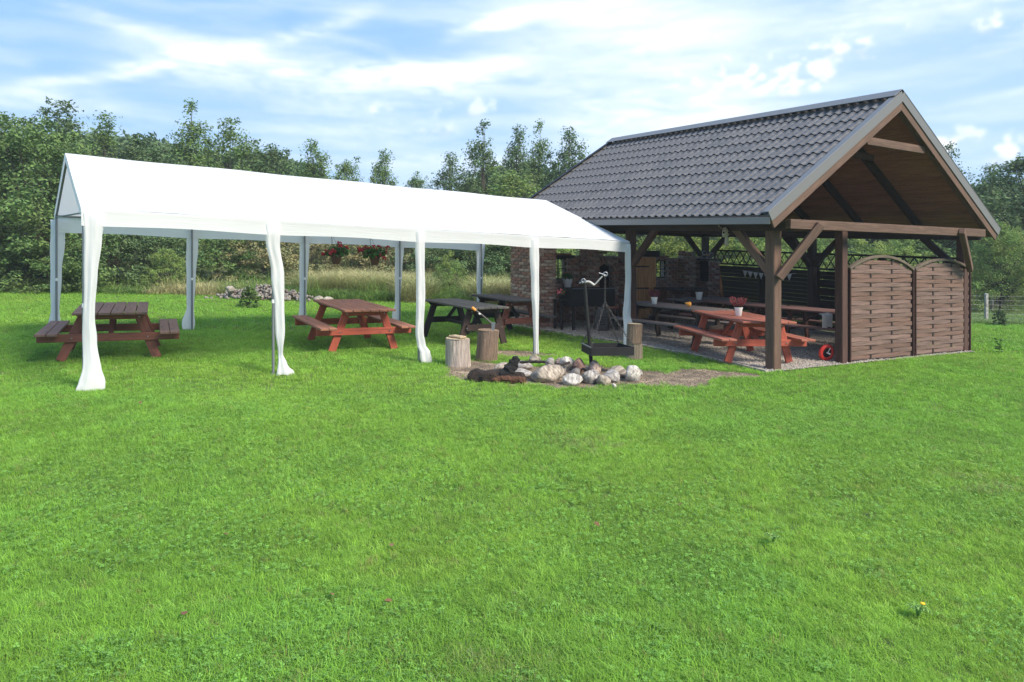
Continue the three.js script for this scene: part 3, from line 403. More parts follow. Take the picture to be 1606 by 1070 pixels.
  wpart(T, 'soot_cloth', [beam(pav(4.885, 6.2, 1.05), pav(4.885, 6.2, 1.6), 0.02, 0.3, fwd)], M.soot);
}

// ---------------------------------------------------------------- the white party tent
{
  const T = thing('party_tent', 'long white party tent with open sides and draped legs on the lawn', 'tent', tent(TL / 2, TW / 2, 0));
  const fabric = new THREE.MeshPhysicalMaterial({ color: rgb(0.88, 0.885, 0.89), roughness: 0.9, transmission: 0.55, thickness: 0, side: THREE.DoubleSide, bumpMap: rep(CLOTHB, 0.8, 0.8), bumpScale: 0.004 });
  const hV = 2.0, hF = 2.17, hR = 3.05, bays = 4;
  function sheet(na, nb, f) { const pos = [], uv = [], idx = []; for (let j = 0; j <= nb; j++) for (let i = 0; i <= na; i++) { const p = f(i / na, j / nb); pos.push(p.x, p.y, p.z); uv.push(i / na * 9, j / nb * 3); } for (let j = 0; j < nb; j++) for (let i = 0; i < na; i++) { const k = j * (na + 1) + i; idx.push(k, k + 1, k + na + 1, k + 1, k + na + 2, k + na + 1); } const g = new THREE.BufferGeometry(); g.setAttribute('position', new THREE.Float32BufferAttribute(pos, 3)); g.setAttribute('uv', new THREE.Float32BufferAttribute(uv, 2)); g.setIndex(idx); g.computeVertexNormals(); return g; }
  const bayS = (s) => Math.pow(Math.sin(Math.PI * ((s * bays) % 1)), 2);
  const wr = (a, b, k) => (fbm(a * 1.4 + k, b * 1.4, 4, 31) - 0.5);
  // roof cover: front slope, back slope
  wpart(T, 'roof_cover', [sheet(112, 30, (s, t) => { const a = lerp(-0.03, TL + 0.03, s), sag = bayS(s) * (0.075 * Math.sin(Math.PI * t) + 0.012 * t); return tentTop(a, lerp(-0.02, TW / 2, t), lerp(hF, hR, t) + 0.03 - sag + wr(a, t * 3, 0) * 0.035 * (1 - t * t)); }), sheet(112, 20, (s, t) => { const a = lerp(-0.03, TL + 0.03, s), sag = bayS(s) * (0.075 * Math.sin(Math.PI * t) + 0.012 * (1 - t)); return tentTop(a, lerp(TW / 2, TW + 0.02, t), lerp(hR, hF, t) + 0.03 - sag + wr(a, t * 3, 7) * 0.02); })], fabric);
  const scal = (s) => 0.02 * bayS(s);
  wpart(T, 'valance', sheet(112, 5, (s, t) => { const a = lerp(-0.03, TL + 0.03, s); return tentTop(a, -0.025 - 0.02 * t + wr(a, 0, 3) * 0.05 * t, lerp(hF + 0.03, hV - 0.01 + scal(s), t)); }), fabric);
  wpart(T, 'valance', sheet(112, 5, (s, t) => { const a = lerp(-0.03, TL + 0.03, s); return tentTop(a, TW + 0.025 + 0.02 * t + wr(a, 0, 5) * 0.05 * t, lerp(hF + 0.03, hV - 0.13 + scal(s), t)); }), fabric);
  // gable hems hanging over the end rafters
  for (const a of [-0.035, TL + 0.035]) wpart(T, 'gable_hem', [sheet(3, 24, (u, t) => tentTop(a, lerp(-0.02, TW / 2, t), lerp(hF, hR, t) + 0.03 - u * 0.1)), sheet(3, 24, (u, t) => tentTop(a, lerp(TW + 0.02, TW / 2, t), lerp(hF, hR, t) + 0.03 - u * 0.1))], fabric);
  // steel frame
  const tu = M.tubeGrey, r0 = 0.019;
  for (let k = 0; k <= bays; k++) {
    const a = TL * k / bays;
    for (const b of [0, TW]) { const p = wpart(T, 'pole', rod(tent(a, b, 0), tentTop(a, b, hF), r0), tu); wpart(p, 'pole_joint', rod(tent(a, b, 1.0), tent(a, b, 1.05), 0.023), M.white); wpart(p, 'foot_plate', rod(tent(a, b, -0.005), tent(a, b, 0.012), 0.06), tu); }
    wpart(T, 'rafter_tube', [rod(tentTop(a, 0, hF), tentTop(a, TW / 2, hR - 0.02), r0), rod(tentTop(a, TW, hF), tentTop(a, TW / 2, hR - 0.02), r0)], tu);
    wpart(T, 'cross_tube', rod(tentTop(a, 0, hF - 0.02), tentTop(a, TW, hF - 0.02), 0.012), tu);
  }
  for (const [b, h] of [[0, hF], [TW, hF], [TW / 2, hR - 0.02]]) wpart(T, 'purlin_tube', rod(tentTop(0, b, h), tentTop(TL, b, h), r0), tu);
  // drapes gathered along the legs: [height, from, to, depth] metres along the tent's length, measured from the pole
  function drape(a, b, lv, dep, seed, facing) {
    const nz = 26, nr = 46, L = [...lv].sort((x, y) => y[0] - x[0]);
    const g = sheet(nz, nr, (u, t) => {
      const h = lerp(L[0][0], L[L.length - 1][0], t); let k = 0; while (k < L.length - 2 && L[k + 1][0] > h) k++; const f = sm(clamp((L[k][0] - h) / (L[k][0] - L[k + 1][0] || 1))), x0 = lerp(L[k][1], L[k + 1][1], f), x1 = lerp(L[k][2], L[k + 1][2], f), fl = lerp(L[k][3] ?? 0, L[k + 1][3] ?? 0, f);
      const an = u * Math.PI * 2, w = (x1 - x0) / 2 * (facing > 0 ? lerp(0.88, 0.7, sstep(0, 0.35, h)) : 0.92), fold = 1 + 0.32 * Math.sin(an * 4 + seed + h * 0.9) + 0.12 * Math.sin(an * 9 + seed * 2 - h * 2.3) + 0.3 * (vnoise(an * 2 + seed * 9, h * 5, 8) - 0.5);
      const p = h > 1.2 ? tentTop(a + (x0 + x1) / 2 + w * Math.cos(an) * (1 + 0.05 * Math.sin(h * 9 + seed)), b + facing * (-0.02 - fl) - Math.sin(an) * dep * fold, h) : tent(a + (x0 + x1) / 2 + w * Math.cos(an) * (1 + 0.05 * Math.sin(h * 9 + seed)), b + facing * (-0.02 - fl) - Math.sin(an) * dep * fold, h - 0.018 * a * sstep(0, 1.2, h));
      if (h < 0.06) p.y += 0.02 * Math.sin(an * 3 + seed); return p;
    });
    wpart(T, 'leg_drape', g, fabric);
  }
  drape(0, 0, [[2.15, -0.06, 0.27], [1.85, -0.05, 0.24], [1.4, -0.03, 0.17], [0.85, -0.04, 0.14], [0.6, -0.05, 0.17], [0.25, -0.06, 0.22, 0.04], [0.12, -0.08, 0.24, 0.06], [0.0, -0.12, 0.23, 0.08]], 0.055, 1, 1);
  drape(TL / 4, 0, [[2.15, -0.16, 0.14], [1.9, -0.15, 0.13], [1.45, -0.07, 0.18], [1.0, -0.02, 0.18], [0.62, 0.0, 0.18], [0.3, 0.05, 0.14], [0.15, 0.03, 0.19, 0.05], [0.0, 0.0, 0.28, 0.08]], 0.05, 2, 1);
  drape(TL / 2, 0, [[2.15, -0.11, 0.12], [1.9, -0.10, 0.12], [1.15, -0.08, 0.13], [0.5, -0.09, 0.10], [0.3, -0.07, 0.14], [0.18, -0.04, 0.2, 0.04], [0.0, -0.02, 0.22, 0.06]], 0.05, 3.3, 1);
  drape(TL * 3 / 4, 0, [[2.15, -0.15, 0.12], [1.9, -0.14, 0.12], [1.35, -0.1, 0.12], [0.8, -0.06, 0.1], [0.3, -0.03, 0.08], [0.0, -0.02, 0.08]], 0.045, 4.1, 1);
  drape(TL, 0, [[2.15, -0.1, 0.06], [1.9, -0.09, 0.07], [1.5, -0.07, 0.07], [1.1, -0.1, 0.05], [0.7, -0.16, 0.07], [0.4, -0.2, 0.13, 0.05], [0.0, -0.22, 0.16, 0.08]], 0.06, 5.2, 1);
  for (let k = 0; k <= 4; k++) { const tw = 0.25 + k * 0.9; drape(TL * k / 4, TW + 0.06, [[2.1, -0.1, 0.19], [1.8, -0.1, 0.15], [1.2, -0.1, 0.1], [0.5, -0.09, 0.06], [0.15, -0.13 - 0.05 * (k % 2), 0.08], [0.0, -0.2 + 0.04 * (k % 2), 0.06]], 0.022, tw, -1); }
}

// ---------------------------------------------------------------- picnic tables
const TM = {
  brownTop: wood(0.26, 0.15, 0.115, { paint: 1 }), brownFrame: wood(0.3, 0.1, 0.065, { paint: 1 }), redTop: wood(0.38, 0.16, 0.1, { paint: 1 }), redFrame: wood(0.47, 0.105, 0.045, { paint: 1 }), redTop2: wood(0.45, 0.15, 0.1, { paint: 1 }), redFrame2: wood(0.53, 0.11, 0.062, { paint: 1 }),
  blackTop: wood(0.06, 0.058, 0.058), blackFrame: wood(0.022, 0.019, 0.018), maroonFrame: wood(0.22, 0.065, 0.045, { paint: 1 }), darkTop: wood(0.17, 0.145, 0.145, { paint: 1 }), darkFrame: wood(0.04, 0.027, 0.023), plumTop: wood(0.27, 0.14, 0.125, { paint: 1 }), plumFrame: wood(0.1, 0.04, 0.034),
};
const bolt = rod(V(0, 0, 0), V(0, 0, 0.012), 0.011, 0.011, 8);
function picnicTable(label, x, d, turn, o = {}) {
  const L = o.L ?? 1.9, wt = o.wt ?? 0.95, H = o.H ?? 0.745, n = o.n ?? 6, wb = o.wb ?? 1.85, hb = 0.44, inset = o.inset ?? 0.32, foot = o.foot ?? 0.66, tm = o.top, fm = o.frame, em = o.end ?? fm;
  const p = at(x, d, onGravel(x, d) ? 0.025 : 0); const T = thing('picnic_table', label, 'picnic table', p, turn || 1e-6, o.group);
  const pw = wt / n; for (let k = 0; k < n; k++) part(T, 'top_plank', boxAt(-wt / 2 + (k + 0.5) * pw, H - 0.018 + (hash(k, uvSeed) - 0.5) * 0.004, (hash(k, 77) - 0.5) * 0.015, pw - 0.012, 0.036, L, 0.006), tm);
  for (const s of [1, -1]) {
    const z = s * (L / 2 - inset), m = s > 0 ? em : fm, th = 0.045;
    const lo = (sx) => V(sx * foot, 0.0, z), hi = (sx) => V(sx * (wt / 2 - 0.14), H - 0.04, z);
    for (const sx of [-1, 1]) { const a = lo(sx), b = hi(sx), dr = b.clone().sub(a).normalize(); const g = beam(a.clone().addScaledVector(dr, 0.02), b, 0.125, th, V(0, 0, 1), 0.005); const leg = part(T, 'leg', g, m); for (const t of [0.5, 0.93]) { const q = a.clone().lerp(b, t); const bo = new THREE.Mesh(bolt, M.steel); bo.name = numbered('bolt'); bo.position.set(q.x, q.y, z + s * (th / 2 + 0.045)); if (s < 0) bo.rotation.y = Math.PI; leg.add(bo); } }
    part(T, 'cross_bar', boxAt(0, hb - 0.085, z + s * 0.044, o.bench === false ? foot * 1.5 : o.single ? wb / 2 + foot * 0.75 : wb, 0.115, 0.04, 0.005).translate(o.single ? (wb / 2 - foot * 0.75) / 2 : 0, 0, 0), m);
    const bt = new THREE.Shape([[-wt / 2 + 0.02, H - 0.038], [wt / 2 - 0.02, H - 0.038], [wt / 2 - 0.1, H - 0.125], [-wt / 2 + 0.1, H - 0.125]].map((v) => new THREE.Vector2(...v))); const bg = new THREE.ExtrudeGeometry(bt, { depth: 0.04, bevelEnabled: false }); bg.translate(0, 0, z + s * 0.044 - 0.02); part(T, 'top_batten', bg, m);
    part(T, 'brace', beam(V(0, hb - 0.1, z - s * 0.0), V(0, H - 0.06, z - s * 0.42), 0.07, 0.04, V(0, 1, 0)), fm);
  }
  if (o.bench !== false) for (const sx of o.single ? [1] : [-1, 1]) for (let k = 0; k < 2; k++) part(T, 'seat_plank', boxAt(sx * (wb / 2 - 0.07 - k * 0.14), hb - 0.008, (hash(k, sx + 5) - 0.5) * 0.02, 0.132, 0.038, L, 0.006), tm);
  else part(T, 'stretcher', boxAt(0, hb - 0.09, 0, 0.1, 0.05, L - 2 * inset - 0.09, 0.005), fm);
  return T;
}
picnicTable('brown picnic table behind the white tent leg with widest drape', -6.25, 11.27, 0.46, { top: TM.brownTop, frame: TM.brownFrame, wb: 1.86, wt: 0.98, L: 1.75, foot: 0.64 });
picnicTable('rust red picnic table under the white tent below the hanging baskets', -2.9, 13.0, 0.51, { top: TM.redTop, frame: TM.redFrame, end: TM.redFrame2, L: 2.1, wb: 1.66, wt: 0.9, foot: 0.56 });
picnicTable('black weathered trestle table without benches behind the two chopping logs', -0.95, 14.0, 0.6, { top: wood(0.125, 0.125, 0.115), frame: TM.blackFrame, end: wood(0.05, 0.028, 0.024), bench: false, L: 1.95, wt: 0.82, foot: 0.5, inset: 0.28 });
picnicTable('black topped picnic table with maroon end frame beside the brick corner pier', -0.16, 15.2, 0.58, { top: TM.blackTop, frame: TM.blackFrame, end: TM.maroonFrame, L: 1.7, wb: 1.5, wt: 0.72, foot: 0.5, n: 5, H: 0.79, single: true });
picnicTable('bright red picnic table with heather pot just behind the pavilion front post', 4.06, 12.86, 0.2, { top: TM.redTop2, frame: TM.redFrame2, L: 1.9, wb: 1.72, wt: 1.0, foot: 0.58 });
picnicTable('dark brown picnic table with orange gourd on it inside the pavilion', 3.3, 14.62, 0.78, { top: TM.darkTop, frame: TM.darkFrame, L: 2.1, wb: 1.6, wt: 0.86, foot: 0.52 });
picnicTable('dark grey picnic table holding an empty white pot deep in the pavilion', 4.5, 16.9, -0.9, { top: TM.darkTop, frame: TM.darkFrame, L: 1.9, wb: 1.5, wt: 0.8, foot: 0.5 });
picnicTable('plum brown picnic table with white cloth along the pavilion side fence', 6.42, 14.6, 0.75, { top: TM.plumTop, frame: TM.plumFrame, L: 2.0, wb: 1.6, wt: 0.85, foot: 0.52 });
picnicTable('plum brown picnic table behind the front post, end to end with the clothed one', 4.98, 16.05, 0.75, { top: TM.plumTop, frame: TM.plumFrame, L: 1.95, wb: 1.55, wt: 0.85, foot: 0.52 });

// ---------------------------------------------------------------- things on the tables and in the pavilion
function heatherPot(label, p, s, color, bloom = true) {
  const T = thing('flower_pot', label, 'flower pot', p);
  part(T, 'pot', lathe([[0, 0], [0.05, 0], [0.068, 0.13], [0.074, 0.135], [0.074, 0.15], [0.066, 0.15], [0.06, 0.12], [0, 0.12]]).scale(s, s, s), M.white);
  if (!bloom) { part(T, 'soil', lathe([[0, 0.128], [0.063, 0.128]]).scale(s, s, s), spk(0.05, 0.035, 0.025)); return T; }
  const r = rng(Math.round(p.x * 100)), st = [], fl = [];
  for (let k = 0; k < 46; k++) { const a = r() * 6.28, l = 0.1 + 0.12 * r(), o = 0.05 + 0.09 * r(), b = V(Math.cos(a) * 0.04 * r(), 0.12, Math.sin(a) * 0.04 * r()), e = V(b.x + Math.cos(a) * o, 0.12 + l, b.z + Math.sin(a) * o); st.push(rod(b, e, 0.0022, 0.0015, 4)); for (let j = 0; j < 7; j++) { const q = b.clone().lerp(e, 0.35 + 0.65 * r()); fl.push(new THREE.OctahedronGeometry(0.008 + 0.006 * r()).translate(q.x + (r() - 0.5) * 0.015, q.y, q.z + (r() - 0.5) * 0.015)); } }
  part(T, 'stems', st.map((g) => g.scale(s, s, s)), leafy(0.05, 0.1, 0.03)); part(T, 'blossoms', fl.map((g) => g.scale(s, s, s)), plain(...color, 0.9)); return T;
}
heatherPot('white pot of red heather on the bright red picnic table', at(4.02, 12.8, 0.77), 1.0, [0.28, 0.06, 0.07]);
heatherPot('white pot of purple red heather on the dark brown table', at(2.93, 14.85, 0.77), 0.95, [0.2, 0.04, 0.06]);
heatherPot('bare white flower pot on the dark grey table', at(4.28, 16.5, 0.77), 1.15, [0, 0, 0], false);
{
  const T = thing('gourd', 'small orange gourd on the dark brown table', 'gourd', at(3.5, 14.3, 0.77));
  const g = lathe([[0, 0], [0.035, 0.005], [0.055, 0.03], [0.05, 0.055], [0.03, 0.075], [0.026, 0.1], [0.015, 0.115], [0, 0.118]]).rotateZ(1.25).translate(0.05, 0.045, 0); part(T, 'body', g, plain(0.75, 0.33, 0.05, 0.45)); part(T, 'stem', rod(V(-0.05, 0.08, 0), V(-0.085, 0.1, 0.01), 0.008, 0.006), plain(0.2, 0.2, 0.06));
}
{ // white cloth thrown over the table end
  const pos = [], uv = [], idx = [], n = 16; const T0 = at(6.72, 14.02, 0);
  for (let j = 0; j <= n; j++) for (let i = 0; i <= 10; i++) { const u = i / 10, t = j / n, x = 6.38 + 0.42 * u * 0.73 + (t > 0.4 ? 0 : 0.15 * (0.4 - t)), drop = t < 0.4 ? 0 : (t - 0.4) * 0.42, out = t < 0.4 ? (0.4 - t) * 0.5 : -0.015 - 0.012 * Math.sin(u * 9); const p = at(5.8 + 0.34 * u, 13.5 + 0.34 * u + out * 0.9, 0.772 - drop + (t > 0.9 ? 0.01 * Math.sin(u * 12) : 0)); pos.push(p.x, p.y, p.z); uv.push(u, t); }
  for (let j = 0; j < n; j++) for (let i = 0; i < 10; i++) { const k = j * 11 + i; idx.push(k, k + 1, k + 11, k + 1, k + 12, k + 11); }
  const g = new THREE.BufferGeometry(); g.setAttribute('position', new THREE.Float32BufferAttribute(pos, 3)); g.setAttribute('uv', new THREE.Float32BufferAttribute(uv, 2)); g.setIndex(idx); g.computeVertexNormals();
  solo('table_cloth', g, new THREE.MeshStandardMaterial({ color: rgb(0.72, 0.72, 0.72), roughness: 0.9, side: THREE.DoubleSide }), 'small white cloth hanging off the end of a plum brown table', 'cloth');
}
{ // red wheel leaning behind the middle post
  const T = thing('wheel', 'red wheel with dark hub lying against the pavilion middle post', 'wheel', pav(1.66, 0.2, 0.02)); const c = V(0, 0.15, 0);
  const tilt = new THREE.Quaternion().setFromEuler(new THREE.Euler(0.15, 0.25, 0));
  const ty = part(T, 'tyre', new THREE.TorusGeometry(0.118, 0.036, 12, 30), plain(0.62, 0.03, 0.02, 0.5)); ty.position.copy(c); ty.quaternion.copy(tilt);
  const rim = part(T, 'rim', new THREE.CylinderGeometry(0.09, 0.09, 0.03, 24).rotateX(Math.PI / 2), M.iron); rim.position.copy(c); rim.quaternion.copy(tilt);
  const ax = part(T, 'axle', new THREE.CylinderGeometry(0.012, 0.012, 0.16, 10).rotateX(Math.PI / 2), M.white); ax.position.copy(c).add(V(0, 0, 0.02)); ax.quaternion.copy(tilt); const vs = part(T, 'valve', rod(V(0.0, 0.0, 0.04), V(0.05, 0.09, 0.05), 0.006), M.white); vs.position.copy(c);
}
{ // grill: black steel trough on legs in front of the oven niche
  const T = thing('charcoal_grill', 'large black steel trough grill on legs before the brick niche', 'grill', pav(0.35, 5.42, 0)), q = pav(1, 0).sub(pav(0, 0)).setY(0).normalize();
  const bx = (n, a0, a1, b0, b1, h0, h1, m = M.soot) => wpart(T, n, beam(pav(a0, (b0 + b1) / 2, (h0 + h1) / 2), pav(a1, (b0 + b1) / 2, (h0 + h1) / 2), b1 - b0, h1 - h0), m);
  bx('front_plate', -0.22, 0.96, 5.2, 5.215, 0.55, 0.95); bx('back_plate', -0.22, 0.96, 5.7, 5.715, 0.55, 0.95); bx('end_plate', -0.235, -0.22, 5.2, 5.7, 0.55, 0.95); bx('end_plate', 0.96, 0.975, 5.2, 5.7, 0.55, 0.95); bx('floor_plate', -0.22, 0.96, 5.215, 5.7, 0.56, 0.575); bx('rim', -0.23, 0.97, 5.185, 5.215, 0.945, 0.96, M.steel); bx('side_shelf', -0.48, -0.24, 5.3, 5.62, 0.66, 0.7);
  for (const [a, b] of [[-0.2, 5.23], [0.92, 5.23], [-0.2, 5.68], [0.92, 5.68]]) wpart(T, 'leg', beam(pav(a, b, 0.02), pav(a, b, 0.58), 0.05, 0.05, q), M.soot);
  for (const a of [-0.45]) for (const b of [5.33, 5.6]) wpart(T, 'shelf_leg', beam(pav(a, b, 0.02), pav(a, b, 0.66), 0.04, 0.04, q), M.soot);
}
{ const T = thing('geranium', 'small pink geranium in dark pot on the grill side shelf', 'flower pot', pav(-0.36, 5.45, 0.7)); part(T, 'pot', lathe([[0, 0], [0.05, 0], [0.065, 0.1], [0.055, 0.1], [0, 0.09]]), M.soot); const r = rng(6), f = [], l = []; for (let k = 0; k < 26; k++) { const a = r() * 6.28, o = 0.1 * Math.sqrt(r()), y = 0.13 + 0.1 * r(); (k % 2 ? f : l).push(new THREE.IcosahedronGeometry(0.02 + 0.012 * r(), 0).translate(Math.cos(a) * o, y - (k % 2 ? 0 : 0.03), Math.sin(a) * o)); } part(T, 'blossoms', f, plain(0.7, 0.16, 0.2, 0.8)); part(T, 'leaves', l, leafy(0.05, 0.12, 0.03)); }
{ // grey gas heater standing under the grill edge
  const T = thing('gas_heater', 'grey rounded gas heater standing under the black grill', 'heater', pav(0.42, 5.02, 0.02)); const s = new THREE.Shape(); s.moveTo(-0.13, 0); s.lineTo(0.13, 0); s.lineTo(0.13, 0.36); s.quadraticCurveTo(0.12, 0.46, 0, 0.47); s.quadraticCurveTo(-0.12, 0.46, -0.13, 0.36); s.lineTo(-0.13, 0);
  part(T, 'housing', new THREE.ExtrudeGeometry(s, { depth: 0.2, bevelEnabled: true, bevelSize: 0.02, bevelThickness: 0.02, bevelSegments: 2 }).translate(0, 0.03, -0.1), spk(0.1, 0.1, 0.105, { s: 4, bump: 0.001, rough: 0.5 })); part(T, 'lid', lathe([[0, 0], [0.1, 0], [0.09, 0.03], [0, 0.04]]).scale(1, 1, 0.8).translate(0, 0.5, 0), M.steel); for (const x of [-0.1, 0.1]) part(T, 'foot', boxAt(x, 0.015, 0, 0.05, 0.03, 0.22), M.iron);
  for (let k = 0; k < 4; k++) part(T, 'vent_slot', boxAt(0, 0.15 + k * 0.055, 0.123, 0.17, 0.014, 0.006, 0.001), M.iron);
}
{ const T = thing('fire_basket', 'small iron frame with reddish top beside the gas heater', 'stand', pav(0.72, 5.0, 0.02)); for (const [x, z] of [[-0.12, -0.1], [0.12, -0.1], [-0.12, 0.1], [0.12, 0.1]]) part(T, 'leg', rod(V(x * 0.8, 0, z), V(x, 0.5, z), 0.012), M.iron); part(T, 'top', boxAt(0, 0.52, 0, 0.28, 0.05, 0.24, 0.01), wood(0.3, 0.12, 0.09)); part(T, 'shelf', boxAt(0, 0.25, 0, 0.22, 0.02, 0.2), M.iron); }
{ const T = thing('window_planter', 'white pot of green box plant hung below the small window', 'flower pot', pav(0.52, 6.46, 0.88)); part(T, 'pot', lathe([[0, 0], [0.08, 0], [0.12, 0.2], [0.13, 0.2], [0.13, 0.225], [0.11, 0.225], [0, 0.2]]), M.white); const r = rng(8), l = []; for (let k = 0; k < 160; k++) { const v = V(r() - 0.5, r() * 0.5, r() - 0.5).normalize().multiplyScalar(0.12 + 0.02 * r()); l.push(new THREE.TetrahedronGeometry(0.026).rotateX(r() * 6).rotateY(r() * 6).translate(v.x, 0.22 + v.y, v.z)); } part(T, 'foliage', l, leafy(0.05, 0.16, 0.03)); part(T, 'bracket', [rod(V(0, 0.21, 0), V(-PAV.s * 0.15, 0.21, -PAV.c * 0.15), 0.008)], M.iron); }
{ // bunting on the dark fence
  const T = thing('bunting', 'short string of grey white triangular flags on the dark slatted fence', 'bunting', pav(5.86, 4.9, 1.38)); const pts = []; for (let k = 0; k <= 10; k++) pts.push(pav(5.87, lerp(5.75, 4.05, k / 10), 1.38 - 0.05 * Math.sin(Math.PI * k / 10))); wpart(T, 'string', tube(pts, 0.004, 20, 5), M.white);
  for (let k = 0; k < 9; k++) { const t = (k + 0.6) / 9.6, b = lerp(5.75, 4.05, t), h = 1.38 - 0.05 * Math.sin(Math.PI * t), s = new THREE.Shape([new THREE.Vector2(-0.075, 0), new THREE.Vector2(0.075, 0), new THREE.Vector2(0, -0.17)]); const g = new THREE.ExtrudeGeometry(s, { depth: 0.003, bevelEnabled: false }).rotateY(Math.PI / 2 + 0.545 + (hash(k, 2) - 0.5) * 0.3); const p = pav(5.855, b, h); part(T, 'flag', g, plain(0.75, 0.73, 0.7, 0.9)).position.copy(p.sub(T.position)); }
}
{ // animal skull under the eave
  const T = thing('animal_skull', 'bleached animal skull hung on the pavilion side beam', 'skull', pav(-0.1, 0.92, 2.2)); const g = stoneGeo(44, 0.075, 0.1, 0.06, 0.2, 3); part(T, 'cranium', g.translate(0, 0.04, 0), plain(0.4, 0.36, 0.3, 0.8)); part(T, 'snout', stoneGeo(45, 0.04, 0.11, 0.045, 0.15, 2).translate(0.01, -0.1, 0.02), plain(0.38, 0.34, 0.28, 0.8)); for (const s of [-1, 1]) { part(T, 'horn', tube([V(s * 0.05, 0.1, 0), V(s * 0.11, 0.14, 0.01), V(s * 0.13, 0.2, 0.02)], 0.013, 8, 6), plain(0.2, 0.16, 0.12, 0.7)); part(T, 'eye_socket', new THREE.SphereGeometry(0.018, 8, 6).translate(s * 0.045, 0.03, 0.05), M.iron); }
}
for (const [a, s, n] of [[5.0, 1, 'taller clear'], [5.28, 0.8, 'smaller clear']]) { const T = thing('lantern', n + ' glass lantern standing on the brick chimney pillar', 'lantern', pav(a, 6.3, 1.665)); part(T, 'base', lathe([[0, 0], [0.07, 0], [0.07, 0.02], [0, 0.02]]).scale(s, s, s), M.steel); part(T, 'globe', lathe([[0.055, 0.02], [0.085, 0.09], [0.07, 0.17], [0.04, 0.19]]).scale(s, s, s), new THREE.MeshPhysicalMaterial({ color: rgb(0.9, 0.92, 0.95), roughness: 0.08, transmission: 1, thickness: 0 })); part(T, 'cap', lathe([[0.045, 0.19], [0.03, 0.22], [0, 0.23]]).scale(s, s, s), M.steel); }
{ // long pale boards leaning by the chimney pillar
  for (let k = 0; k < 2; k++) { const p = pav(5.5 + k * 0.1, 6.0, 0.02), q = pav(5.5 + k * 0.04, 6.32, 1.6 - k * 0.5); solo('leaning_board', beam(p, q, 0.03, 0.11 - k * 0.03, pav(1, 0).sub(pav(0, 0)).setY(0)), wood(0.4, 0.2, 0.09), k ? 'shorter orange brown board leaning beside the brick chimney pillar' : 'long orange brown board leaning beside the brick chimney pillar', 'board'); }
}
{ // brick counter with a dark slab
  const T = thing('serving_counter', 'low counter with dark stone slab along the brick back wall', 'counter', pav(3.9, 6.25, 0)); wpart(T, 'slab', beam(pav(3.3, 6.2, 0.86), pav(4.75, 6.2, 0.86), 0.55, 0.05), spk(0.11, 0.105, 0.11)); for (const a of [3.42, 4.62]) wpart(T, 'support', beam(pav(a, 6.2, 0.02), pav(a, 6.2, 0.83), 0.2, 0.45, pav(0, 1).sub(pav(0, 0)).setY(0)), spk(0.2, 0.11, 0.085, { s: 6 }));
}
// ---- hanging baskets at the back of the tent
for (const [a, h, label, seed] of [[5.14, 1.36, 'hanging basket with the fuller red geraniums above the red picnic table', 3], [6.05, 1.34, 'hanging basket with sparser red flowers and a green leafy side', 4]]) {
  const p = tent(a, 4.9, h), T = thing('hanging_basket', label, 'hanging basket', p, 0, 'flower baskets hung in the tent'), r = rng(seed), top = tentTop(a, 5.2, 2.15).sub(p);
  part(T, 'pot', lathe([[0, 0], [0.075, 0], [0.115, 0.17], [0.125, 0.17], [0.125, 0.2], [0.105, 0.2], [0, 0.17]]), plain(0.14, 0.07, 0.05, 0.7));
  part(T, 'hanger', [0, 1, 2].map((k) => rod(V(Math.cos(k * 2.1) * 0.115, 0.19, Math.sin(k * 2.1) * 0.115), top, 0.003, 0.003, 5)), M.iron);
  const st = [], lf = [], fl = []; const spread = seed === 3 ? 0.34 : 0.36;
  for (let k = 0; k < 16; k++) { const an = r() * 6.28, o = spread * (0.3 + 0.7 * r()), e = V(Math.cos(an) * o, 0.2 + (r() - 0.25) * 0.26 + 0.12 * (1 - o / spread), Math.sin(an) * o); st.push(tube([V(0, 0.18, 0), V(e.x * 0.5, 0.2 + Math.abs(e.y) * 0.6, e.z * 0.5), e], 0.004, 6, 4)); for (let j = 0; j < 9; j++) fl.push(new THREE.IcosahedronGeometry(0.016 + 0.01 * r(), 0).translate(e.x + (r() - 0.5) * 0.075, e.y + (r() - 0.5) * 0.06, e.z + (r() - 0.5) * 0.075)); }
  for (let k = 0; k < 110; k++) { const an = r() * 6.28, o = 0.24 * Math.sqrt(r()), y = 0.2 + 0.17 * r(); const g = new THREE.CircleGeometry(0.028 + 0.02 * r(), 6).rotateX(-1.2 + r() * 1.6).rotateY(r() * 6.3).translate(Math.cos(an) * o, y - o * 0.1, Math.sin(an) * o); lf.push(g.toNonIndexed()); }
  part(T, 'stems', st, leafy(0.06, 0.12, 0.03)); part(T, 'leaves', lf, leafy(0.05, 0.13, 0.03)); part(T, 'blossoms', fl, plain(0.3, 0.018, 0.03, 0.8));
}
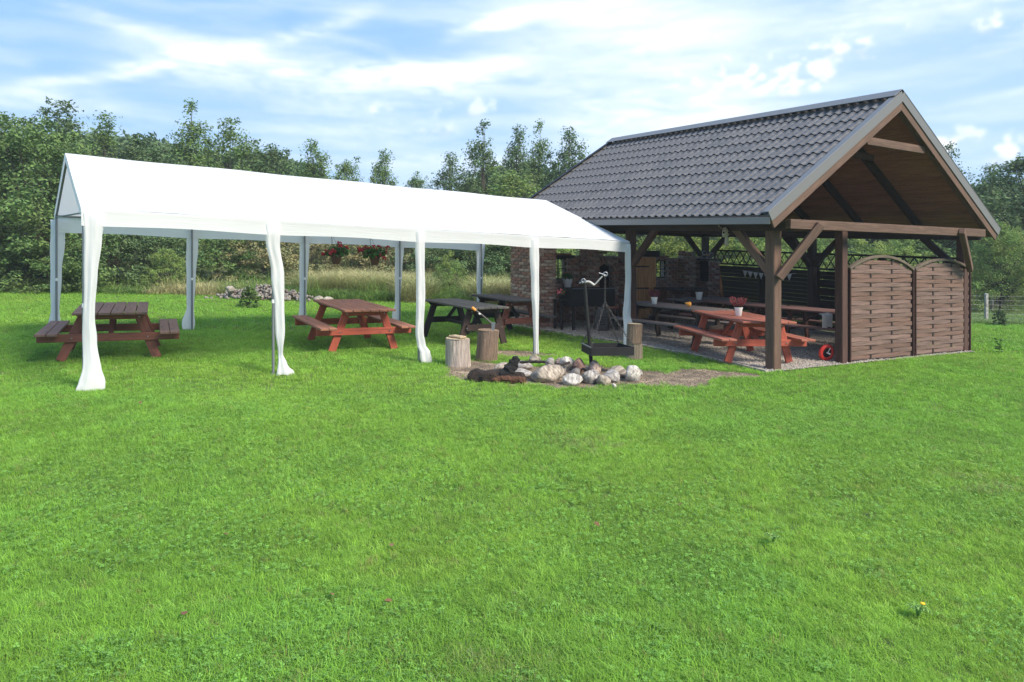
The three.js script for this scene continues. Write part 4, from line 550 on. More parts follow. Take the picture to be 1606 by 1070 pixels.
// ---------------------------------------------------------------- the fire place
{
  const cols = { tan: spk(0.47, 0.41, 0.34, { s: 2 }), grey: spk(0.43, 0.41, 0.39, { s: 3 }), white: spk(0.66, 0.63, 0.58, { s: 3 }), brown: spk(0.27, 0.17, 0.14, { s: 3 }), pink: spk(0.5, 0.4, 0.35, { s: 3 }), dark: spk(0.24, 0.225, 0.21, { s: 3 }) };
 
  // [x, distance, width, height, colour, label]
  [[0.49, 10.22, 0.54, 0.32, 'tan', 'largest smooth tan boulder in the fire ring'], [0.84, 10.02, 0.31, 0.19, 'white', 'pale whitish stone at the front of the fire ring'], [1.08, 10.14, 0.28, 0.26, 'grey', 'grey cracked stone at the front below the hanging tray'], [1.28, 10.06, 0.24, 0.22, 'tan', 'pointed tan stone at the front of the fire ring'], [1.42, 10.34, 0.34, 0.24, 'grey', 'rounded grey stone between the pointed tan one and pale slab'],
   [1.58, 10.72, 0.3, 0.24, 'tan', 'buff stone behind the rounded grey one in fire ring'], [1.74, 10.48, 0.3, 0.3, 'white', 'tilted pale slab stone at the pavilion end of ring'], [1.02, 11.0, 0.29, 0.3, 'brown', 'reddish brown stone against the grill pole'], [0.86, 11.2, 0.26, 0.28, 'white', 'cream stone left of the reddish brown one'], [0.74, 11.36, 0.2, 0.2, 'pink', 'small pinkish stone at the back of fire ring'], [0.6, 11.28, 0.2, 0.22, 'grey', 'small upright grey stone at the back of the ring'],
   [0.37, 11.68, 0.24, 0.2, 'tan', 'rounded stone at the foot of a white tent leg'], [-0.12, 10.95, 0.4, 0.16, 'tan', 'flat buff stone behind the charred log'], [0.12, 10.5, 0.42, 0.16, 'grey', 'flat grey stone between charred log and largest boulder'], [0.18, 11.1, 0.36, 0.18, 'grey', 'grey slab stone behind the flat one in fire ring'], [1.27, 11.02, 0.22, 0.26, 'pink', 'pinkish stone on the pavilion side of the grill pole'], [0.92, 10.56, 0.24, 0.18, 'dark', 'sooty dark stone inside the fire ring'], [0.74, 10.78, 0.22, 0.16, 'dark', 'small sooty stone behind the largest boulder'], [1.4, 9.92, 0.09, 0.07, 'white', 'tiny white stone before the fire ring'], [1.2, 10.6, 0.22, 0.15, 'grey', 'low grey stone beside the grill pole foot'], [1.86, 10.78, 0.22, 0.2, 'grey', 'grey stone behind the tilted pale slab']]
    .forEach(([x, d, w, h, c, label], k) => { const o = solo('fire_ring_stone', stoneGeo(60 + k, w * 0.5, h * 0.5, w * 0.42, 0.34, 4), cols[c], label, 'stone', 'stones round the fire'); o.position.copy(at(x, d, h * 0.27)); o.rotation.y = hash(k, 5) * 6; });
  // charred log
  const T = thing('charred_log', 'charred driftwood log with upright stub lying by the fire ring', 'log', at(-0.2, 10.06, 0)); const logG = (pts, r0, r1, seed) => { const c = new THREE.CatmullRomCurve3(pts), g = new THREE.TubeGeometry(c, 40, 1, 18, false), p = g.attributes.position, pt = V(0, 0, 0); for (let i = 0; i < p.count; i++) { const t = Math.floor(i / 19) / 40, ce = c.getPointAt(t), v = V(p.getX(i), p.getY(i), p.getZ(i)).sub(ce), end = Math.min(1, Math.min(t, 1 - t) * 14 + 0.15), R = lerp(r0, r1, t) * end * (0.5 + 1.05 * noise3(t * 13, v.y * 2.4, v.x * 2.4 + seed, seed)); p.setXYZ(i, ce.x + v.x * R, ce.y + v.y * R, ce.z + v.z * R); } g.computeVertexNormals(); return g.toNonIndexed(); };
  part(T, 'trunk', logG([V(-0.42, 0.07, -0.05), V(-0.15, 0.07, 0.05), V(0.1, 0.07, 0.02), V(0.4, 0.05, 0.1)], 0.1, 0.085, 3), spk(0.055, 0.035, 0.026, { s: 5, bump: 0.03 })); part(T, 'stub', logG([V(0.1, 0.02, 0.02), V(0.17, 0.17, 0.02), V(0.27, 0.36, 0.0)], 0.13, 0.05, 6), spk(0.02, 0.018, 0.018, { s: 5, bump: 0.02 }));
  part(T, 'split_face', logG([V(-0.1, 0.05, 0.11), V(0.12, 0.06, 0.12), V(0.4, 0.04, 0.16)], 0.045, 0.05, 9), spk(0.22, 0.1, 0.055, { s: 5, bump: 0.02 }));
  for (let k = 0; k < 3; k++) { const o = solo('firewood_stick', logG([V(-0.2, 0, 0), V(0, 0.02, 0.01), V(0.22, 0.03, 0)], 0.022, 0.018, k), spk(0.05, 0.04, 0.035, { s: 6 }), ['blackened stick lying on the flat grey stone', 'short dark stick beside the largest boulder', 'thin dark stick inside the fire ring'][k], 'stick'); o.position.copy(at([0.3, 0.72, 1.1][k], [10.75, 10.62, 10.8][k], [0.16, 0.15, 0.05][k])); o.rotation.y = [-0.3, 0.8, 1.9][k]; }
}
{ // swivel grill: leaning pole, bent arm, chains and a tray
  const T = thing('swivel_grill', 'iron swivel pole with bent arm and chained black tray over fire ring', 'grill', at(1.23, 11.09, 0)), foot = V(0, -0.02, 0), head = V(-0.115, 1.37, 0.02), S = T.position;
  part(T, 'pole', rod(foot, head, 0.029, 0.026, 12), M.soot); const tip = V(0.17, 1.5, 0.05);
  part(T, 'arm', [tube([head.clone().add(V(-0.04, 0.0, 0)), V(-0.05, 1.38, 0.02), V(0.03, 1.33, 0.03)], 0.021, 10, 8), rod(V(0.03, 1.33, 0.03), V(0.155, 1.47, 0.05), 0.012, 0.011)], plain(0.4, 0.39, 0.36, 0.6, 0.2));
  part(T, 'winch', [new THREE.TorusGeometry(0.028, 0.009, 8, 18).translate(-0.135, 1.4, 0.04).toNonIndexed(), rod(V(-0.2, 1.36, 0.03), V(-0.1, 1.4, 0.04), 0.011)], M.steel); part(T, 'pulley', [new THREE.TorusGeometry(0.03, 0.01, 8, 18).translate(0.2, 1.5, 0.05).toNonIndexed(), rod(V(0.1, 1.52, 0.05), V(0.21, 1.48, 0.05), 0.01)], M.steel);
  // tray corners relative to the pole foot
  const C = [V(-0.14, 0.41, -0.2), V(0.44, 0.41, -0.24), V(0.62, 0.40, 0.16), V(-0.04, 0.40, 0.22)], dn = V(0, -0.125, 0), pl = (n, a, b, h0, h1) => part(T, n, beam(a.clone().add(V(0, (h0 + h1) / 2, 0)), b.clone().add(V(0, (h0 + h1) / 2, 0)), 0.008, h1 - h0), M.soot);
  for (let k = 0; k < 4; k++) pl('tray_side', C[k], C[(k + 1) % 4], -0.125, 0);
  const fl = new THREE.BufferGeometry().setFromPoints([0, 2, 1, 0, 3, 2].map((k) => C[k].clone().add(V(0, -0.115, 0)))); fl.computeVertexNormals(); fl.setAttribute('uv', new THREE.Float32BufferAttribute(new Array(12).fill(0), 2)); part(T, 'tray_floor', fl, new THREE.MeshStandardMaterial({ color: rgb(0.03, 0.03, 0.03), roughness: 0.7, side: THREE.DoubleSide }));
  part(T, 'tray_bar', rod(C[0].clone().lerp(C[3], 0.0), C[3], 0.011), M.steel);
  const chain = (a, b, n) => { const o = []; for (let k = 0; k < n; k++) { const p = a.clone().lerp(b, (k + 0.5) / n); p.y -= 0.02 * Math.sin(Math.PI * (k + 0.5) / n); const g = new THREE.TorusGeometry(0.013, 0.0042, 5, 10).scale(1, a.distanceTo(b) / n / 0.024, 1); const d = b.clone().sub(a).normalize(); g.rotateY(k % 2 ? 1.57 : 0); g.applyQuaternion(new THREE.Quaternion().setFromUnitVectors(V(0, 1, 0), d)); o.push(g.translate(p.x, p.y, p.z).toNonIndexed()); } part(T, 'chain', o, plain(0.07, 0.065, 0.065, 0.5, 0.6)); };
  const ring = V(0.195, 1.08, 0.03); chain(V(0.195, 1.48, 0.05), ring, 12); for (const c of C) chain(ring, c, 20);
}
// ---- chopping logs and the axe
function stump(name, label, p, r, h, bark, cut, lean = 0, seed = 1) {
  const T = thing(name, label, 'log', p, hash(seed, 2) * 6 || 1); const g = new THREE.CylinderGeometry(r * 0.97, r, h, 36, 10, true).toNonIndexed(), q = g.attributes.position;
  for (let i = 0; i < q.count; i++) { const x = q.getX(i), y = q.getY(i), z = q.getZ(i), an = Math.atan2(z, x), k = 1 + 0.07 * (fbm(Math.cos(an) * 9 + 20, y * 3 + Math.sin(an) * 9 + 20, 4, seed) - 0.5) * 2 + 0.05 * Math.sin(an * 2 + seed); q.setXYZ(i, x * k + lean * (y + h / 2), y + h / 2, z * k); } g.computeVertexNormals(); const uv = g.attributes.uv; for (let i = 0; i < uv.count; i++) uv.setXY(i, uv.getY(i) * 0.7, uv.getX(i) * 1.4);
  part(T, 'bark', g, bark); const cp = new THREE.CircleGeometry(r * 0.98, 36).rotateX(-Math.PI / 2).translate(lean * h, h - 0.003, 0); part(T, 'cut_face', cp, cut); return T;
}
const barkPale = wood(0.55, 0.48, 0.42, { bump: 0.02, ru: 0.8, rv: 2 }), barkBrown = wood(0.36, 0.26, 0.185, { bump: 0.035, ru: 0.8, rv: 3 }), barkGrey = wood(0.42, 0.35, 0.26, { bump: 0.03, rv: 3 }), cutPale = spk(0.62, 0.5, 0.33), cutBrown = spk(0.36, 0.26, 0.17);
{ const T = stump('chopping_log', 'pale debarked log stump with a split fresh top', at(-0.84, 11.24, 0), 0.185, 0.43, barkPale, cutPale, 0.06, 3); part(T, 'split_slab', boxAt(0.05, 0.447, 0.02, 0.26, 0.035, 0.14, 0.01), cutPale); }
stump('chopping_block', 'brown barked chopping block with an axe stuck in it', at(-0.42, 11.85, 0), 0.18, 0.5, barkBrown, cutBrown, 0.05, 5);
{ const T = thing('axe', 'axe with orange tipped handle stuck in the brown chopping block', 'axe', at(-0.42, 11.85, 0.49)); const h0 = V(0.1, 0.1, 0.03), h1 = V(-0.22, 0.37, 0.06); part(T, 'handle', tube([h0.clone().lerp(h1, -0.08), h0.clone().lerp(h1, 0.5).add(V(0, 0.012, 0)), h1], 0.014, 12, 8), plain(0.07, 0.06, 0.055, 0.5)); part(T, 'grip', rod(h0.clone().lerp(h1, 0.86), h0.clone().lerp(h1, 1.04), 0.021, 0.026), plain(0.75, 0.28, 0.04, 0.5)); const s = new THREE.Shape([[-0.02, 0.06], [0.045, 0.06], [0.03, -0.06], [0.045, -0.11], [-0.025, -0.11], [-0.01, -0.05]].map((v) => new THREE.Vector2(...v))); part(T, 'head', new THREE.ExtrudeGeometry(s, { depth: 0.02, bevelEnabled: true, bevelSize: 0.003, bevelThickness: 0.004, bevelSegments: 1 }).translate(0.1, 0.07, 0.02), M.steel); part(T, 'handle_band', rod(h0.clone().lerp(h1, 0.62), h0.clone().lerp(h1, 0.7), 0.018), M.white); }
stump('log_seat', 'short round log standing on the earth under another log', at(2.1, 12.42, 0), 0.135, 0.285, barkGrey, cutBrown, 0, 7);
stump('log_seat', 'upper log stacked on a short log beside the pavilion gravel', at(2.1, 12.42, 0.287), 0.125, 0.33, barkBrown, cutPale, -0.02, 9);

// ---------------------------------------------------------------- trees and shrubs
const leafMats = { d: leafy(0.11, 0.185, 0.078, { vc: true, t: 0.3 }), m: leafy(0.14, 0.235, 0.075, { vc: true, t: 0.35 }), b: leafy(0.21, 0.31, 0.09, { vc: true, t: 0.4 }), y: leafy(0.2, 0.27, 0.07, { vc: true, t: 0.4 }), s: leafy(0.26, 0.26, 0.13, { vc: true, t: 0.3 }) };
const barkM = wood(0.09, 0.075, 0.06, { bump: 0.02, rv: 3 });
// unit crowns: height 1, half width 0.5; leaves gathered in clumps along limbs
const profile = { round: (t) => Math.pow(Math.sin(Math.PI * Math.pow(clamp(t * 0.93 + 0.06), 0.8)), 0.75), cone: (t) => Math.min(1, t * 5 + 0.25) * Math.pow(1 - t, 0.62) * 1.06, bush: (t) => Math.pow(1 - Math.pow(t, 2.4), 0.55), slim: (t) => 0.75 * Math.pow(1 - t, 0.5) * Math.min(1, t * 3 + 0.2) };
const baseOf = { round: 0.06, cone: 0.05, bush: 0.0, slim: 0.12 };
function makeCrown(kind, seed, clumps, per, leaf, hgt, wid) {
  const r = rng(seed), pos = [], nor = [], uv = [], col = [], c0 = baseOf[kind], tips = [];
  for (let k = 0; k < clumps; k++) {
    let t = Math.pow(r(), kind === 'cone' ? 1.15 : 0.95), R = profile[kind](t); const an = r() * 6.283, q = Math.pow(r(), 0.42), lob = 0.72 + 0.5 * fbm(Math.cos(an) * 1.6 + seed, Math.sin(an) * 1.6 + t * 4, 3, seed);
    const shoot = t > 0.72 && r() < 0.4 ? 0.1 * r() : 0; const x = Math.cos(an) * R * q * lob * 0.5, z = Math.sin(an) * R * q * lob * 0.5, y = c0 + (1 - c0) * t * (0.93 + 0.1 * r()) + shoot;
    const rad = (0.05 + 0.06 * r()) * (shoot ? 0.55 : 1); tips.push(V(x, y, z)); const tone = 0.75 + 0.5 * r(), warm = r();
    const m = Math.round(per * (0.5 + r()) * (shoot ? 0.6 : 1));
    for (let j = 0; j < m; j++) {
      const u = V(r() - 0.5, r() - 0.5, r() - 0.5).normalize().multiplyScalar(Math.pow(r(), 0.5) * rad); const cx = x * wid + u.x * Math.max(hgt, wid) * 1.0, cy = y * hgt + u.y * hgt * 0.8, cz = z * wid + u.z * Math.max(hgt, wid); if (cy < 0.03) continue;
      const s = leaf * (0.6 + 0.7 * r()), n = V(r() - 0.5 + u.x * 4, r() * 0.9 + 0.05, r() - 0.5 + u.z * 4).normalize(), a = V(r() - 0.5, r() - 0.5, r() - 0.5).cross(n).normalize(), b = n.clone().cross(a), L = a.multiplyScalar(s), w = b.multiplyScalar(s * 0.55), o = V(cx, cy, cz), kk = tone * (0.8 + 0.4 * r()), cl = [kk * (0.9 + 0.25 * warm), kk, kk * 0.9];
      const p0 = o.clone().sub(L), p1 = o.clone().add(w), p2 = o.clone().add(L), p3 = o.clone().sub(w);
      for (const v of [p0, p2, p1, p0, p3, p2]) { pos.push(v.x, v.y, v.z); nor.push(n.x, n.y, n.z); uv.push(0, 0); col.push(...cl); }
    }
  }
  const limbs = []; const th = hgt * (kind === 'bush' ? 0.3 : 0.82), r0 = kind === 'bush' ? 0.012 * hgt : 0.014 * hgt;
  const bend = [V(0, -0.05, 0), V((r() - 0.5) * 0.04 * hgt, th * 0.4, (r() - 0.5) * 0.04 * hgt), V((r() - 0.5) * 0.06 * hgt, th, (r() - 0.5) * 0.06 * hgt)], cur = new THREE.CatmullRomCurve3(bend);
  const tg = new THREE.TubeGeometry(cur, 10, 1, 7, false), tp = tg.attributes.position; for (let i = 0; i < tp.count; i++) { const t = Math.floor(i / 8) / 10, ce = cur.getPointAt(t), R = r0 * (1.25 - t * 1.0); tp.setXYZ(i, ce.x + (tp.getX(i) - ce.x) * R, ce.y + (tp.getY(i) - ce.y) * R, ce.z + (tp.getZ(i) - ce.z) * R); } tg.computeVertexNormals();
  limbs.push(tg.toNonIndexed());
  tips.forEach((p, k) => { if (k % 3) return; const e = V(p.x * wid, p.y * hgt, p.z * wid), s = cur.getPointAt(clamp((e.y * 0.62) / th, 0.05, 0.98)); limbs.push(rod(s, e, r0 * 0.3, r0 * 0.08, 4)); });
  return { crown: finish(pos, nor, uv, col), trunk: merge(limbs), hgt, wid };
}
const lib = { round: [makeCrown('round', 1, 170, 70, 0.062, 6, 4.4), makeCrown('round', 2, 170, 70, 0.062, 6, 4.4)], cone: [makeCrown('cone', 3, 190, 85, 0.062, 7, 4), makeCrown('cone', 4, 190, 85, 0.062, 7, 4)], bush: [makeCrown('bush', 5, 300, 90, 0.05, 4.5, 5), makeCrown('bush', 6, 300, 90, 0.05, 4.5, 5)], slim: [makeCrown('slim', 7, 70, 60, 0.055, 6.5, 1.6)], shrub: [makeCrown('bush', 8, 130, 70, 0.042, 2, 3), makeCrown('bush', 9, 130, 70, 0.042, 2, 3)], small: [makeCrown('bush', 10, 90, 60, 0.045, 1, 1)] };
let treeCount = 0;
function tree(name, label, category, x, d, h, w, kind, shade, group) {
  const v = lib[kind][treeCount % lib[kind].length], T = thing(name, label, category, at(x, d, 0), 0, group); T.rotation.y = hash(treeCount++, 3) * 6.283;
  const sx = w / v.wid, sy = h / v.hgt * (category === 'tree' ? (x < -14 ? 0.94 : 1.0) : 1); for (const [n, g, m] of [['trunk', v.trunk, barkM], ['crown', v.crown, leafMats[shade]]]) { const o = part(T, n, g, m); o.scale.set(sx, sy, sx); }
  return T;
}
const gT = 'trees along the meadow edge', gS = 'shrubs along the meadow edge';
[[-18.3, 24, 6.26, 6.8, 'bush', 'm', 'huge bushy tree cut off by the photo edge beside the tent'], [-15.4, 23, 5.5, 6.2, 'bush', 'm', 'dense leafy tree directly left of the tent gable'], [-16.9, 27, 6.7, 5, 'round', 'd', 'dark tall tree with twiggy top behind the dense leafy one'], [-16.35, 29, 6.9, 1.7, 'slim', 'm', 'slender sapling with thin leader above the tent gable'], [-14.37, 28, 5.66, 4.8, 'round', 'd', 'dark rounded tree behind the tent ridge near its gable'], [-13.78, 31, 6.9, 4, 'cone', 'm', 'twiggy pointed tree, tallest behind the tent ridge start'], [-12.5, 32, 6.6, 4.6, 'round', 'm', 'rounded tree right of the twiggy pointed one'], [-10.69, 32, 5.81, 4.4, 'round', 'd', 'dark tree behind the second tent bay'], [-9.4, 34, 6.2, 3.4, 'cone', 'm', 'pointed tree behind the middle of the tent ridge'], [-7.98, 35, 5.54, 3.2, 'round', 'm', 'small round tree behind the middle of the tent ridge'], [-6.39, 36, 6.1, 3, 'cone', 'm', 'narrow pointed tree standing alone behind the tent ridge'], [-4.75, 36, 5.0, 3.2, 'round', 'm', 'lowest round tree in the dip of the tree line'], [-3.12, 36, 6.06, 3.6, 'cone', 'd', 'dark tree left of the tall alders'], [-1.57, 37, 7.3, 4.2, 'cone', 'd', 'tall dark conical alder, first of the alder row'], [0.31, 39, 7.9, 3.4, 'cone', 'd', 'tall dark alder, second of the alder row'], [1.5, 40, 7.9, 3.6, 'cone', 'm', 'tall lighter alder, third of the alder row'], [3.07, 39, 7.9, 4.2, 'cone', 'd', 'tall dark alder nearest the pavilion roof verge'], [-0.08, 31, 4.9, 5.4, 'round', 'b', 'light green willow like tree in front of the alders'], [5.02, 43, 7.0, 4, 'cone', 'm', 'alder half hidden behind the pavilion roof verge'],
 [15.53, 31, 4.9, 6, 'round', 'b', 'bright green tree seen through the pavilion above the woven panels'], [17.4, 30, 4.7, 5.5, 'round', 'm', 'green tree behind the pavilion outer corner post'], [21.92, 36, 6.8, 4, 'cone', 'd', 'dark tree peeping over the pavilion right eave'], [21.9, 33, 5.9, 4.6, 'cone', 'd', 'dark tree between pavilion eave and photo edge'], [20.9, 29, 6.0, 6.4, 'round', 'd', 'large dark tree behind the white fence posts'], [22.9, 28, 6.1, 6, 'round', 'd', 'large dark tree at the photo edge beyond the wire fence'], [16.9, 25, 3.0, 3.0, 'bush', 'b', 'light green leafy bush tree beside the woven panel corner'], [17.04, 40, 4.4, 6, 'round', 'm', 'far tree seen between the pavilion posts'], [12.83, 38, 4.2, 5, 'round', 'm', 'far tree behind the bright shrubs in the pavilion opening'], [27, 34, 7, 7, 'round', 'd', 'tall dark tree just outside the photo edge'], [-22.5, 27, 7, 7, 'bush', 'd', 'dark bushy tree far out beside the huge one']]
  .forEach(([x, d, h, w, k, s, label]) => tree('tree', label, 'tree', x, d, h, w, k, s, gT));
[[-16.56, 22.3, 2.2, 4, 'm', 'low hedge shrub at the photo edge below the huge tree'], [-14.3, 22.3, 1.9, 3.5, 'm', 'low shrub below the dense leafy tree'], [-13.3, 24.2, 2.4, 3.6, 'd', 'dark shrub seen under the tent beside the first drape'], [-12.3, 25, 2.2, 3.2, 'd', 'dark shrub in the first tent bay'], [-11.2, 23.4, 1.4, 1.5, 'b', 'small bright green bush in the first tent bay'], [-10.6, 26, 2.3, 3.6, 'm', 'shrub behind the second back pole'], [-8.9, 26, 2.2, 3.4, 's', 'straggly greyish shrub behind the rubble heap'], [-7.7, 28, 2.2, 3.2, 's', 'straggly olive shrub in the second tent bay'], [-6.2, 28.5, 2.3, 3.4, 's', 'olive shrub below the first hanging basket'], [-4.6, 28.5, 2.3, 3.4, 's', 'olive shrub below the second hanging basket'], [-3.24, 28, 2.3, 3.4, 'd', 'dark shrub behind the third front drape'], [-2.08, 24, 1.5, 1.2, 'b', 'upright bright bush above the black trestle table'], [-1.5, 28, 2.3, 3.4, 'd', 'dark shrub above the black tables'], [0.2, 28, 2.4, 3.8, 'd', 'dark shrub beside the brick corner pier'], [1.6, 27, 2.0, 2.6, 'b', 'green shrub just left of the brick corner pier'], [5.01, 25, 2.6, 3, 'y', 'yellow green shrub above the plank door'], [6.2, 25, 2.5, 2.8, 'y', 'yellow green shrub above the brick wall top'], [7.4, 26, 2.6, 3, 'y', 'yellow green shrub above the chimney pillar'], [8.5, 25, 2.5, 2.8, 'b', 'bright shrub above the lattice end'], [9.8, 26, 2.4, 3, 'b', 'bright shrub behind the pavilion front post brace'], [11.3, 27, 2.5, 3.2, 'b', 'bright shrub between the middle post and side post'], [12.6, 26, 2.4, 3, 'b', 'bright shrub behind the pavilion middle post'], [14.4, 27, 2.5, 3.4, 'b', 'green shrub above the first woven panel arch'], [16.3, 28, 2.4, 3, 'm', 'green shrub above the second woven panel arch']]
  .forEach(([x, d, h, w, s, label]) => tree('shrub', label, 'shrub', x, d, h, w, 'shrub', s, gS));
tree('shrub', 'tiny dark shrub alone on the lawn before the rubble heap', 'shrub', -6.95, 19.1, 0.55, 0.62, 'small', 'm', gS);
tree('shrub', 'tiny dark conifer beside the white fence post', 'shrub', 13.8, 20.4, 0.45, 0.4, 'small', 'd', gS);
{ const T = thing('sapling', 'thin young sapling on the lawn outside the woven panels', 'sapling', at(9.75, 14.45, 0)); const r = rng(3); part(T, 'stem', rod(V(0, 0, 0), V(0.03, 0.32, 0), 0.006, 0.003, 6), barkM); const lf = []; for (let k = 0; k < 34; k++) { const y = 0.06 + 0.28 * r(), a = r() * 6.28, o = 0.04 + 0.05 * r(); lf.push(new THREE.CircleGeometry(0.026 + 0.012 * r(), 5).scale(1, 0.55, 1).rotateX(-1 + r()).rotateY(a).translate(Math.cos(a) * o, y, Math.sin(a) * o).toNonIndexed()); } part(T, 'leaves', lf, leafy(0.09, 0.18, 0.04)); }
// dense wood behind the single trees, a mass of leaf clumps
{
  const r = rng(31), g = (() => { const pos = [], nor = [], uv = [], col = []; for (let k = 0; k < 40; k++) { const o = V(r() - 0.5, r() - 0.5, r() - 0.5).normalize().multiplyScalar(0.55 * Math.cbrt(r())), n = V(r() - 0.5, r() * 0.9, r() - 0.5).normalize(), a = V(r() - 0.5, r() - 0.5, r() - 0.5).cross(n).normalize(), b = n.clone().cross(a), s = 0.09 + 0.07 * r(), kk = 0.7 + 0.5 * r(); const p0 = o.clone().addScaledVector(a, -s), p1 = o.clone().addScaledVector(b, s * 0.6), p2 = o.clone().addScaledVector(a, s), p3 = o.clone().addScaledVector(b, -s * 0.6); for (const v of [p0, p2, p1, p0, p3, p2]) { pos.push(v.x, v.y, v.z); nor.push(n.x, n.y, n.z); uv.push(0, 0); col.push(kk, kk, kk); } } return finish(pos, nor, uv, col); })();
  const N = 20000, im = new THREE.InstancedMesh(g, leafy(1, 1, 1, { vc: true, t: 0.3 }), N), Mx = new THREE.Matrix4(), q = new THREE.Quaternion(), c = new THREE.Color(); let n = 0;
  while (n < N) { const az = (r() * 2 - 1) * 0.85, d = 44 + 8 * r(), x = Math.tan(az) * d, top = 4.7 + 1.3 * (1 - sstep(-17, -11, x)) + 2.6 * fbm(x * 0.35 + 60, 1, 3, 3) - 1.7 * sstep(-14, -8, x) * (1 - sstep(-5, -1, x)) - 2.6 * sstep(5, 9, x) * (1 - sstep(18, 24, x)); const h = top * Math.pow(r(), 0.75); q.setFromEuler(new THREE.Euler(r() * 6, r() * 6, r() * 6)); const s = 0.8 + 0.9 * r(); Mx.compose(at(clamp(x, -46, 46), d, h), q, V(s, s, s)); im.setMatrixAt(n, Mx); const k = 0.75 + 0.5 * r(); c.setRGB(0.11 * k, 0.18 * k, 0.08 * k); im.setColorAt(n++, c); }
  im.name = 'far_woods'; scene.add(tag(im, 'far wood closing the meadow behind all single trees', 'woods', null, 'stuff'));
}
// tall unmown grass at the edge, straw coloured in places
{
  const r = rng(41), vs = [tuftGeo(21, 16, 0.4, 0.16, 0.006), tuftGeo(22, 14, 0.9, 0.16, 0.007)], N = [26000, 3600], Mx = new THREE.Matrix4(), q = new THREE.Quaternion(), c = new THREE.Color();
  vs.forEach((g, i) => { const im = new THREE.InstancedMesh(g, leafy(1, 1, 1, { vc: true, t: 0.35 }), N[i]); let n = 0;
    while (n < N[i]) { const d = 19.5 + 9.5 * Math.pow(r(), 1.2), x = (r() * 2 - 1) * 0.86 * d; const rf = rough_(x, d); if (rf < 0.35 + 0.5 * r()) continue; if (x > -9.2 && x < -5.1 && d < 22.2) continue; const straw = sstep(0.42, 0.6, fbm(x * 0.5 + 9, d * 0.5, 3, 5) + (x > -6.5 && x < 1 ? 0.07 : x > 4 && x < 14 ? -0.12 : -0.1)); if (i === 1 && (straw < 0.35 || x > 2 || x < -8.5)) { if (r() > 0.02) continue; } const k = 0.75 + 0.5 * r(); c.setRGB(lerp(0.16, 0.46, straw) * k, lerp(0.27, 0.43, straw) * k, lerp(0.06, 0.23, straw) * k); q.setFromAxisAngle(V(0, 1, 0), r() * 6.3); const s = 0.6 + 0.6 * r(), low = x > 9 ? 0.35 : x < -11 ? 0.6 : 1; Mx.compose(at(x, d, -0.02), q, V(s, s * low * (0.5 + 0.6 * rf), s)); im.setMatrixAt(n, Mx); im.setColorAt(n++, c); }
    im.name = i ? 'tall_dry_grass' : 'meadow_grass'; scene.add(tag(im, i ? 'tall straw coloured grass heads behind the tent' : 'rough unmown meadow grass along the lawn edge', 'grass', null, 'stuff')); });
}
// rubble heap behind the tent
{
  const r = rng(51), N = 900, g = stoneGeo(7, 1, 0.7, 0.85, 0.4, 1), im = new THREE.InstancedMesh(g, spk(1, 1, 1, { s: 2 }), N), Mx = new THREE.Matrix4(), q = new THREE.Quaternion(), c = new THREE.Color();
  for (let k = 0; k < N; k++) { const u = (r() + r() + r() - 1.5) / 1.5, x = -7.4 + u * 1.75, w = 1 - Math.abs(u), d = 21.7 + (r() - 0.5) * 1.1, h = Math.max(0.02, 0.5 * Math.pow(w, 0.8) * (1 - Math.abs(d - 21.7) / 0.75) * Math.pow(r(), 0.4)), s = 0.035 + 0.07 * r() * r(); q.setFromEuler(new THREE.Euler(r() * 6, r() * 6, r() * 6)); Mx.compose(at(x, d, h), q, V(s, s, s)); im.setMatrixAt(k, Mx); const t = 0.24 + 0.28 * r(); r() < 0.07 ? c.setRGB(t, t * 0.7, t * 0.6) : c.setRGB(t, t * 0.93, t * 0.85); im.setColorAt(k, c); }
  im.name = 'rubble'; scene.add(tag(im, 'heap of grey brick and stone rubble behind the tent', 'rubble', null, 'stuff'));
  [[-8.3, 21.3, 0.28, 0.6, 'pale block lying at the side of the rubble heap'], [-5.75, 21.4, 0.26, 0.16, 'whitish stone at the rubble heap end behind a back pole'], [-5.4, 21.2, 0.3, 0.14, 'whitish stone lowest beside the rubble heap']].forEach(([x, d, w, h, label], k) => { const o = solo('rubble_stone', stoneGeo(90 + k, w * 0.6, w * 0.4, w * 0.5, 0.3, 2), spk(0.52, 0.47, 0.4), label, 'stone', 'loose stones by the rubble'); o.position.copy(at(x, d, k ? 0.08 : 0.3)); });
}
